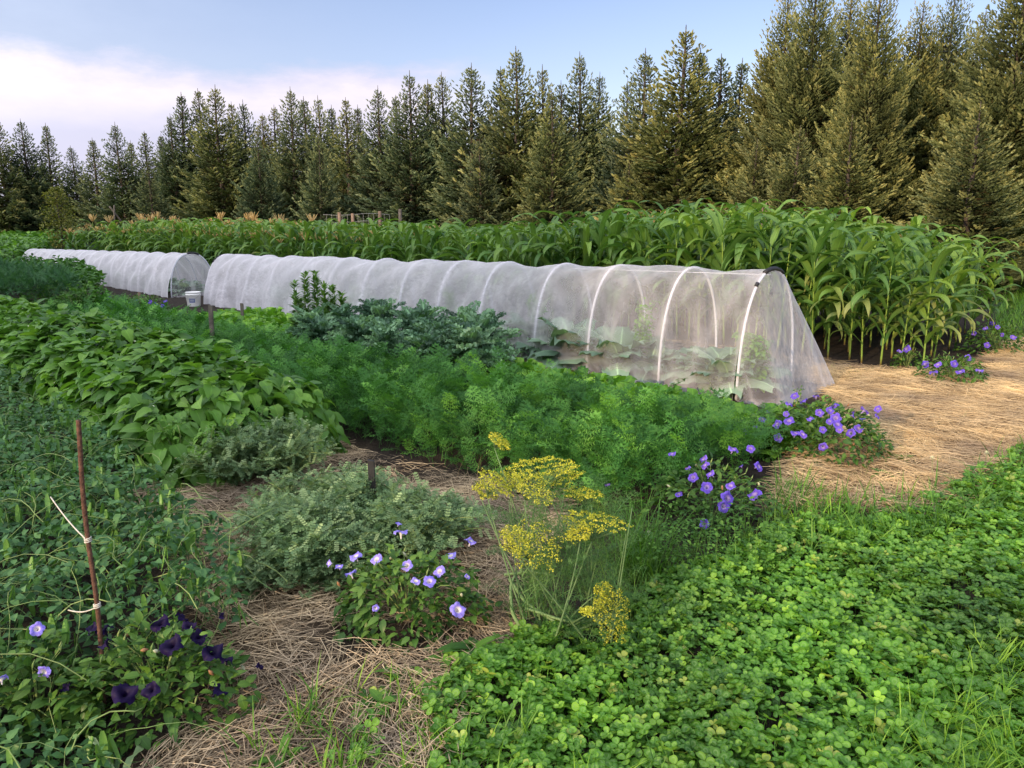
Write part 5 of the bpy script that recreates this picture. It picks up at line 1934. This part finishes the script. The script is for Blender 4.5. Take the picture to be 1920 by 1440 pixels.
# some straw between the rows
straw(np.array([ST(7.3, 2.6)[:2], ST(8.6, 2.6)[:2], ST(8.6, 12)[:2], ST(7.3, 12)[:2]]), 260, 'straw on the path between long tunnel and corn', f_str, .02)
# standing dry bits
mb = MB()
P2 = polysample(Z_STRAW_M, 16)
mb.scatter(gthin[0], np.column_stack([P2, 0 * P2[:, 0]]), rot(R.uniform(0, 6.28, len(P2)), R.normal(0, .6, len(P2)), 0), R.uniform(.3, .8, len(P2)))
stuff(mb, 'dry_stems', M['drygrass'], 'stray dry stems sticking up from the straw', 'dry stems')

#@@LEFTBACK
# bushes & fine fronds beyond the beans at left
def massbed(poly, dens, h, tps, mat, label, name, cat, size=1.0, tilt=.5, up=0.0, seed=0):
    mb = MB()
    P2 = polysample(poly, dens); n = len(P2)
    lm = lump(P2, 1.6, seed)
    dp = R.exponential(h * .16, n)
    z = np.maximum(.02, h * (.62 + .5 * lm) - dp)
    w_ = R.integers(0, len(tps), n)
    Rm_ = rot(R.uniform(0, 6.28, n), up + R.normal(0, tilt, n), R.normal(0, .4, n))
    P = np.column_stack([P2, z]); s_ = size * R.uniform(.7, 1.2, n)
    rr = np.clip(R.normal(.5, .22, n) - dp / h * .6, 0, 1)  # deep leaves coloured darker to paint shade into the bed
    for q in range(len(tps)):
        k = w_ == q
        mb.scatter(tps[q], P[k], Rm_[k], s_[k], rr[k])
    return stuff(mb, name, M[mat], label, cat, False)


massbed(wpoly([(-500, 620), (-100, 600), (140, 606), (150, 575), (60, 566), (-500, 565)]), 420, .66, [frond(.3, .06, 8, 0, .005, seed=s) for s in range(3)], 'fern', 'misty dark green feathery herb bed at far left', 'feathery_herbs', 'herb bed', .8, .5, -.3, 2)
massbed(wpoly([(-500, 560), (60, 560), (190, 580), (200, 560), (150, 532), (-60, 520), (-500, 520)]), 330, .62, [leaf(.10, .06, 3, .2, .3)], 'bush', 'dark green leafy potato bed at far left before the farther tunnel', 'potato_foliage', 'potato bed', 1.2, .5, 0, 3)
massbed(wpoly([(-700, 520), (20, 512), (60, 500), (90, 478), (-100, 470), (-700, 470)]), 120, .75, [leaf(.12, .08, 3, .2, .3)], 'bean', 'leafy beds beyond the farther tunnel at left edge', 'leafy_bed', 'vegetable bed', 1.6, .5, 0, 5)
massbed(wpoly([(-100, 470), (90, 476), (130, 466), (260, 452), (300, 446), (100, 440), (-300, 440)]), 50, .7, [leaf(.16, .10, 3, .2, .3)], 'weed', 'weedy growth at the far end of the garden, left', 'weedy_growth', 'weeds', 2.2, .5, 0, 6)
# parsley-like round bushes
bm = [mound_mesh(130 + i, .42, .38, .55, 520, [leaf(.06, .045, 3, .2, .3)], 'bush', 1.15) for i in range(2)]
for i, (px, py, lab) in enumerate(((150, 596, 'round dark green bush before the farther tunnel, left one of three'), (95, 585, 'round dark green bush half behind the feathery herbs'), (172, 588, 'round dark green bush at the right end of the herb bed'))):
    put('round_bush', bm[i % 2], ('foliage', 'stem'), G(px, py + 12), lab, 'bush', 'round bushes before the farther tunnel', s=1.0)

# young deciduous tree at the left
mb, ms = MB(), MB()
rg = np.random.default_rng(5)
ms.add(tube([(0, 0, 0), (.02, 0, 1), (-.03, .02, 2), (0, 0, 3.0)], [.045, .035, .02, .006], 7))
nl = 1500
u = rg.random(nl); a = rg.uniform(0, 6.28, nl); rr = .75 * np.sin(PI * np.clip(.12 + .82 * u, 0, 1)) ** .9 * np.sqrt(rg.random(nl)) * (1 + .2 * np.sin(u * 23))
for k in range(26):
    q = rg.uniform(.15, .95); aa = rg.uniform(0, 6.28); l_ = .6 * math.sin(PI * (.12 + .8 * q))
    ms.add(tube([(0, 0, .4 + 2.5 * q - .3), (math.cos(aa) * l_ * .5, math.sin(aa) * l_ * .5, .4 + 2.5 * q), (math.cos(aa) * l_, math.sin(aa) * l_, .5 + 2.5 * q)], [.012, .008, .003], 4))
mb.scatter(leaf(.09, .06, 3, .2, .3), np.stack([rr * np.cos(a), rr * np.sin(a), .35 + 2.7 * u], -1), rot(rg.uniform(0, 6.28, nl), rg.normal(0, .6, nl), rg.normal(0, .5, nl)), rg.uniform(.9, 1.5, nl))
yt = thing('young_tree', 'small olive leaved young tree in front of the dark spruces at left', 'tree', (Xat(110, 400, 34), 34, -.05))
mb.build('crown', M['sapling'], yt, True); ms.build('trunk', M['bark'], yt, True)
yt.scale = (1, 1, Hat(110, 350, 34) / 3.0)

# tall golden plumes behind the corn: tasselled rear rows
mt = MB()
for i in range(300):
    pass
TB = []
for k in range(3):
    mt = MB(); ms = MB()
    rg = np.random.default_rng(400 + k)
    for i in range(20):
        a = rg.uniform(0, 6.28); sp = .13 * rg.uniform(.4, 1.3) if i else .0
        zt = np.linspace(0, 1, 5)
        Q = np.stack([math.cos(a) * sp * zt, math.sin(a) * sp * zt, 1.42 + .34 * zt * rg.uniform(.6, 1) - (.05 * zt ** 2)], -1)
        mt.add(tube(Q, np.array([.004, .008, .009, .007, .003]), 4))
    ms.add(tube([(0, 0, 0), (.01, 0, .8), (0, 0, 1.5)], [.014, .011, .006], 6), .7)
    m2 = corn_meshes(500 + k, h=1.4)
    TB.append((mt.mesh('tassel', M['tassel']), ms.mesh('stalk', M['cornstalk'], True), m2[1]))
tp_ = [(128, 428), (140, 432), (152, 426), (165, 420), (172, 402), (182, 424), (192, 420), (204, 404), (214, 418), (228, 428), (250, 414), (262, 400), (272, 406), (283, 402), (293, 397), (302, 408), (316, 414), (326, 405), (336, 412), (350, 416), (365, 418), (384, 416), (400, 408), (413, 398), (424, 412), (434, 414), (452, 408), (465, 400), (474, 398), (483, 410), (508, 410), (523, 402), (532, 410), (560, 414), (584, 402), (600, 424), (672, 424), (812, 424), (1130, 404), (1168, 398), (1176, 404), (1232, 402), (1240, 396), (1060, 420)]
for i, (px, py) in enumerate(tp_):
    dep = float(np.interp(px, [120, 600, 1250], [27, 20, 12.2]))
    t = thing('tasselled_corn_plant', 'corn plant with golden tassel rising over the back of the corn block', 'corn', (Xat(px, py, dep), dep, 0), i * 1.3, 'golden tasselled corn at the back')
    h_ = Hat(px, py, dep)
    t.scale = (1.05, 1.05, h_ / 1.68)
    for me, nm in zip(TB[i % 3], ('tassel', 'stalk', 'foliage')):
        link(nm, me, t)
# broken poles above the corn at left
for (x1, y1, x2, y2, lab) in ((205, 387, 222, 408, 'weathered pole leaning over the corn at left'), (214, 385, 215, 420, 'upright weathered pole beside the leaning one at left')):
    d_ = 30
    P = [np.array([Xat(x1, y1, d_), d_, Hat(x1, y1, d_)]), np.array([Xat(x2, y2, d_ + .2), d_ + .2, Hat(x2, y2, d_ + .2)])]
    P.append(P[1] + (P[1] - P[0]) / np.linalg.norm(P[1] - P[0]) * (P[1][2] / abs((P[1] - P[0])[2] / np.linalg.norm(P[1] - P[0]))) )
    mb = MB(); mb.add(tube(np.array(P), .03, 6)); o = mb.build('wooden_pole', M['wood'], smooth=True); tag(o, lab, 'pole', 'poles at the left back')

#@@PROPS
# wire fence in front of the spruces, beyond the corn
def fence():
    d_ = 24.0
    xs = [Xat(px, 400, d_) for px in (636, 661, 712, 750)]
    t = thing('wire_fence', 'wire mesh garden fence on wooden posts before the spruces, left of centre', 'fence', (xs[0], d_, 0))
    for i, x in enumerate(xs):
        top = Hat(0, (398, 400, 396, 392)[i], d_)
        mb = MB(); mb.add(tube([(x - xs[0], 0, 0), (x - xs[0], .01, top)], [.055, .05], 7)); mb.build('post', M['post'] if i != 3 else M['wood'], t, True)
    mb = MB()
    top = Hat(0, 402, d_)
    for k in range(8):
        z = .15 + (top - .15) * k / 7
        Q = [(xs[0] - xs[0] - .5 + j * .4, .02, z - .03 * math.sin(j * 1.3)) for j in range(int((xs[3] - xs[0] + .5) / .4) + 1)]
        mb.add(tube(Q, .006, 3, False))
    for j in range(int((xs[3] - xs[0] + .3) / .16)):
        mb.add(tube([(-.4 + j * .16, .02, .1), (-.4 + j * .16, .02, top)], .005, 3, False))
    mb.build('wire_mesh', M['wire'], t)
    return t


fence()
# row of short reddish stakes at right by the trees
for i, px in enumerate((1425, 1431, 1437, 1443)):
    d_ = 15.0
    mb = MB(); mb.add(tube([(0, 0, 0), (0, 0, Hat(px, 380 + (i % 2) * 3, d_))], .012, 5)); o = mb.build('garden_stake', M['post'], smooth=True)
    o.location = (Xat(px, 380, d_), d_, 0); tag(o, 'thin reddish stake standing in a tight row behind the corn', 'stake', 'thin reddish stakes behind the corn')


def plank(name, px, top, depth, wdt, thick, label, mat, lean=0.0, cat='stake'):
    z = Hat(px, top, depth)
    me = bpy.data.meshes.new(name)
    import bmesh
    bm = bmesh.new()
    bmesh.ops.create_cube(bm, size=1)
    for v in bm.verts:
        v.co.x *= wdt; v.co.y *= thick; v.co.z = (v.co.z + .5) * (z + .1) - .1
        if v.co.z > 0 and v.co.x > 0: v.co.z -= wdt * .18
    bmesh.ops.subdivide_edges(bm, edges=[e for e in bm.edges if abs(e.verts[0].co.z - e.verts[1].co.z) > .05], cuts=6)
    for v in bm.verts:
        v.co.x += .002 * math.sin(v.co.z * 40) + lean * v.co.z; v.co.y += .0015 * math.cos(v.co.z * 31)
    bmesh.ops.bevel(bm, geom=[e for e in bm.edges], offset=min(wdt, thick) * .08, segments=1, affect='EDGES')
    bm.to_mesh(me); bm.free()
    me.materials.append(M[mat])
    o = link(name, me); o.location = (Xat(px, top, depth), depth, 0)
    tag(o, label, cat)
    return o


plank('wooden_stake', 393, 572, 8.3, .045, .025, 'grey wooden stake standing in the carrots left of the kale', 'wood', .01)
plank('wooden_stake', 261, 548, 12.6, .035, .03, 'small brown stake before the farther tunnel', 'post')
plank('wooden_stake', 453, 568, 11.0, .04, .03, 'short dark stake before the left end of the long tunnel', 'wood')
plank('wooden_stake', 698, 862, 3.75, .033, .02, 'blackened wooden stake leaning slightly among the chickpeas', 'darkwood', -.02)

# rusty rod
b0 = G(196, 1330); d_ = b0[1]
top = np.array([Xat(147, 788, d_ + .02), d_ + .02, Hat(147, 788, d_ + .02)])
zz = np.linspace(0, 1, 140)
P = b0 * (1 - zz)[:, None] + top * zz[:, None]
P[:, 0] += .010 * np.sin(zz * 5.2 + .4) * np.sin(PI * zz)
mb = MB(); mb.add(tube(P - b0, .0068 + .0012 * (np.arange(140) % 2), 8))
rod = thing('rusty_rod', 'rusty ribbed iron rod stuck upright among the pea vines', 'rod', b0)
mb.build('rod', M['rust'], rod, True)
# twines
def rodpt(py):
    zz_ = Hat(0, py, d_)
    f = zz_ / top[2]
    return b0 * (1 - f) + top * f + np.array([.010 * math.sin(f * 5.2 + .4) * math.sin(PI * f), 0, 0])


for (py, x2, y2, dd, lab) in ((1018, 95, 932, .25, 'white twine tied round the rusty rod, upper one running up left'), (1140, 128, 1144, .05, 'white twine tied round the rusty rod, lower short one')):
    p0 = rodpt(py)
    p1 = np.array([Xat(x2, y2, d_ + dd), d_ + dd, Hat(x2, y2, d_ + dd)])
    mb = MB()
    k = np.linspace(0, 1, 9)
    Q = p0 * (1 - k)[:, None] + p1 * k[:, None]; Q[:, 2] -= .012 * np.sin(PI * k)
    mb.add(tube(Q, .0022, 5))
    for z_ in (0, .006, .011):
        w_ = np.linspace(0, 2 * PI, 13)
        mb.add(tube(np.stack([p0[0] + .0098 * np.cos(w_), p0[1] + .0098 * np.sin(w_), p0[2] + z_ + .002 * np.cos(w_)], -1), .0022, 5, False))
    o = mb.build('twine', M['string'], smooth=True); tag(o, lab, 'twine', 'twines on the rusty rod')

# bucket
bk = thing('white_bucket', 'white plastic bucket with a blue label in the gap between the two tunnels', 'bucket', G(364, 574))
def lathe(prof, n=36):
    V = [(r * math.cos(2 * PI * k / n), r * math.sin(2 * PI * k / n), z) for r, z in prof for k in range(n)]
    F = [(i * n + k, i * n + (k + 1) % n, (i + 1) * n + (k + 1) % n, (i + 1) * n + k) for i in range(len(prof) - 1) for k in range(n)]
    return T(V, F)


mb = MB(); mb.add(lathe([(.001, 0), (.108, 0), (.112, .006), (.124, .20), (.131, .205), (.131, .218), (.124, .220), (.126, .245), (.133, .248), (.133, .258), (.125, .260), (.118, .250), (.106, .012), (.001, .010)])); mb.build('body', M['bucketp'], bk, True)
w_ = np.linspace(0, PI, 15)
mb = MB(); mb.add(tube(np.stack([.132 * np.cos(w_), -.10 * np.sin(w_) - .03, .23 - .10 * np.sin(w_)], -1), .0025, 5)); mb.build('handle', M['wire'], bk, True)
# label: blue patch with pale bars on the side facing the camera
n = 10
V, F = [], []
for k in range(n + 1):
    a = -PI / 2 + (-.42 + .84 * k / n) + .15
    for z_, r_ in ((.075, .1175), (.150, .1225)):
        V.append((r_ * math.cos(a), r_ * math.sin(a), z_))
F = [(2 * k, 2 * k + 2, 2 * k + 3, 2 * k + 1) for k in range(n)]
mb = MB(); mb.add(T(V, F)); mb.build('label', M['labelblue'], bk)
V = []
for z0, z1, r_ in ((.100, .106, .1205), (.118, .124, .1222)):
    for k in range(n + 1):
        a = -PI / 2 + (-.30 + .60 * k / n) + .15
        V += [(r_ * math.cos(a), r_ * math.sin(a), z0), ((r_ + .0004) * math.cos(a), (r_ + .0004) * math.sin(a), z1)]
F = [(o_ + 2 * k, o_ + 2 * k + 2, o_ + 2 * k + 3, o_ + 2 * k + 1) for o_ in (0, 2 * (n + 1)) for k in range(n)]
mb = MB(); mb.add(T(V, F)); mb.build('label', M['bucketp'], bk)
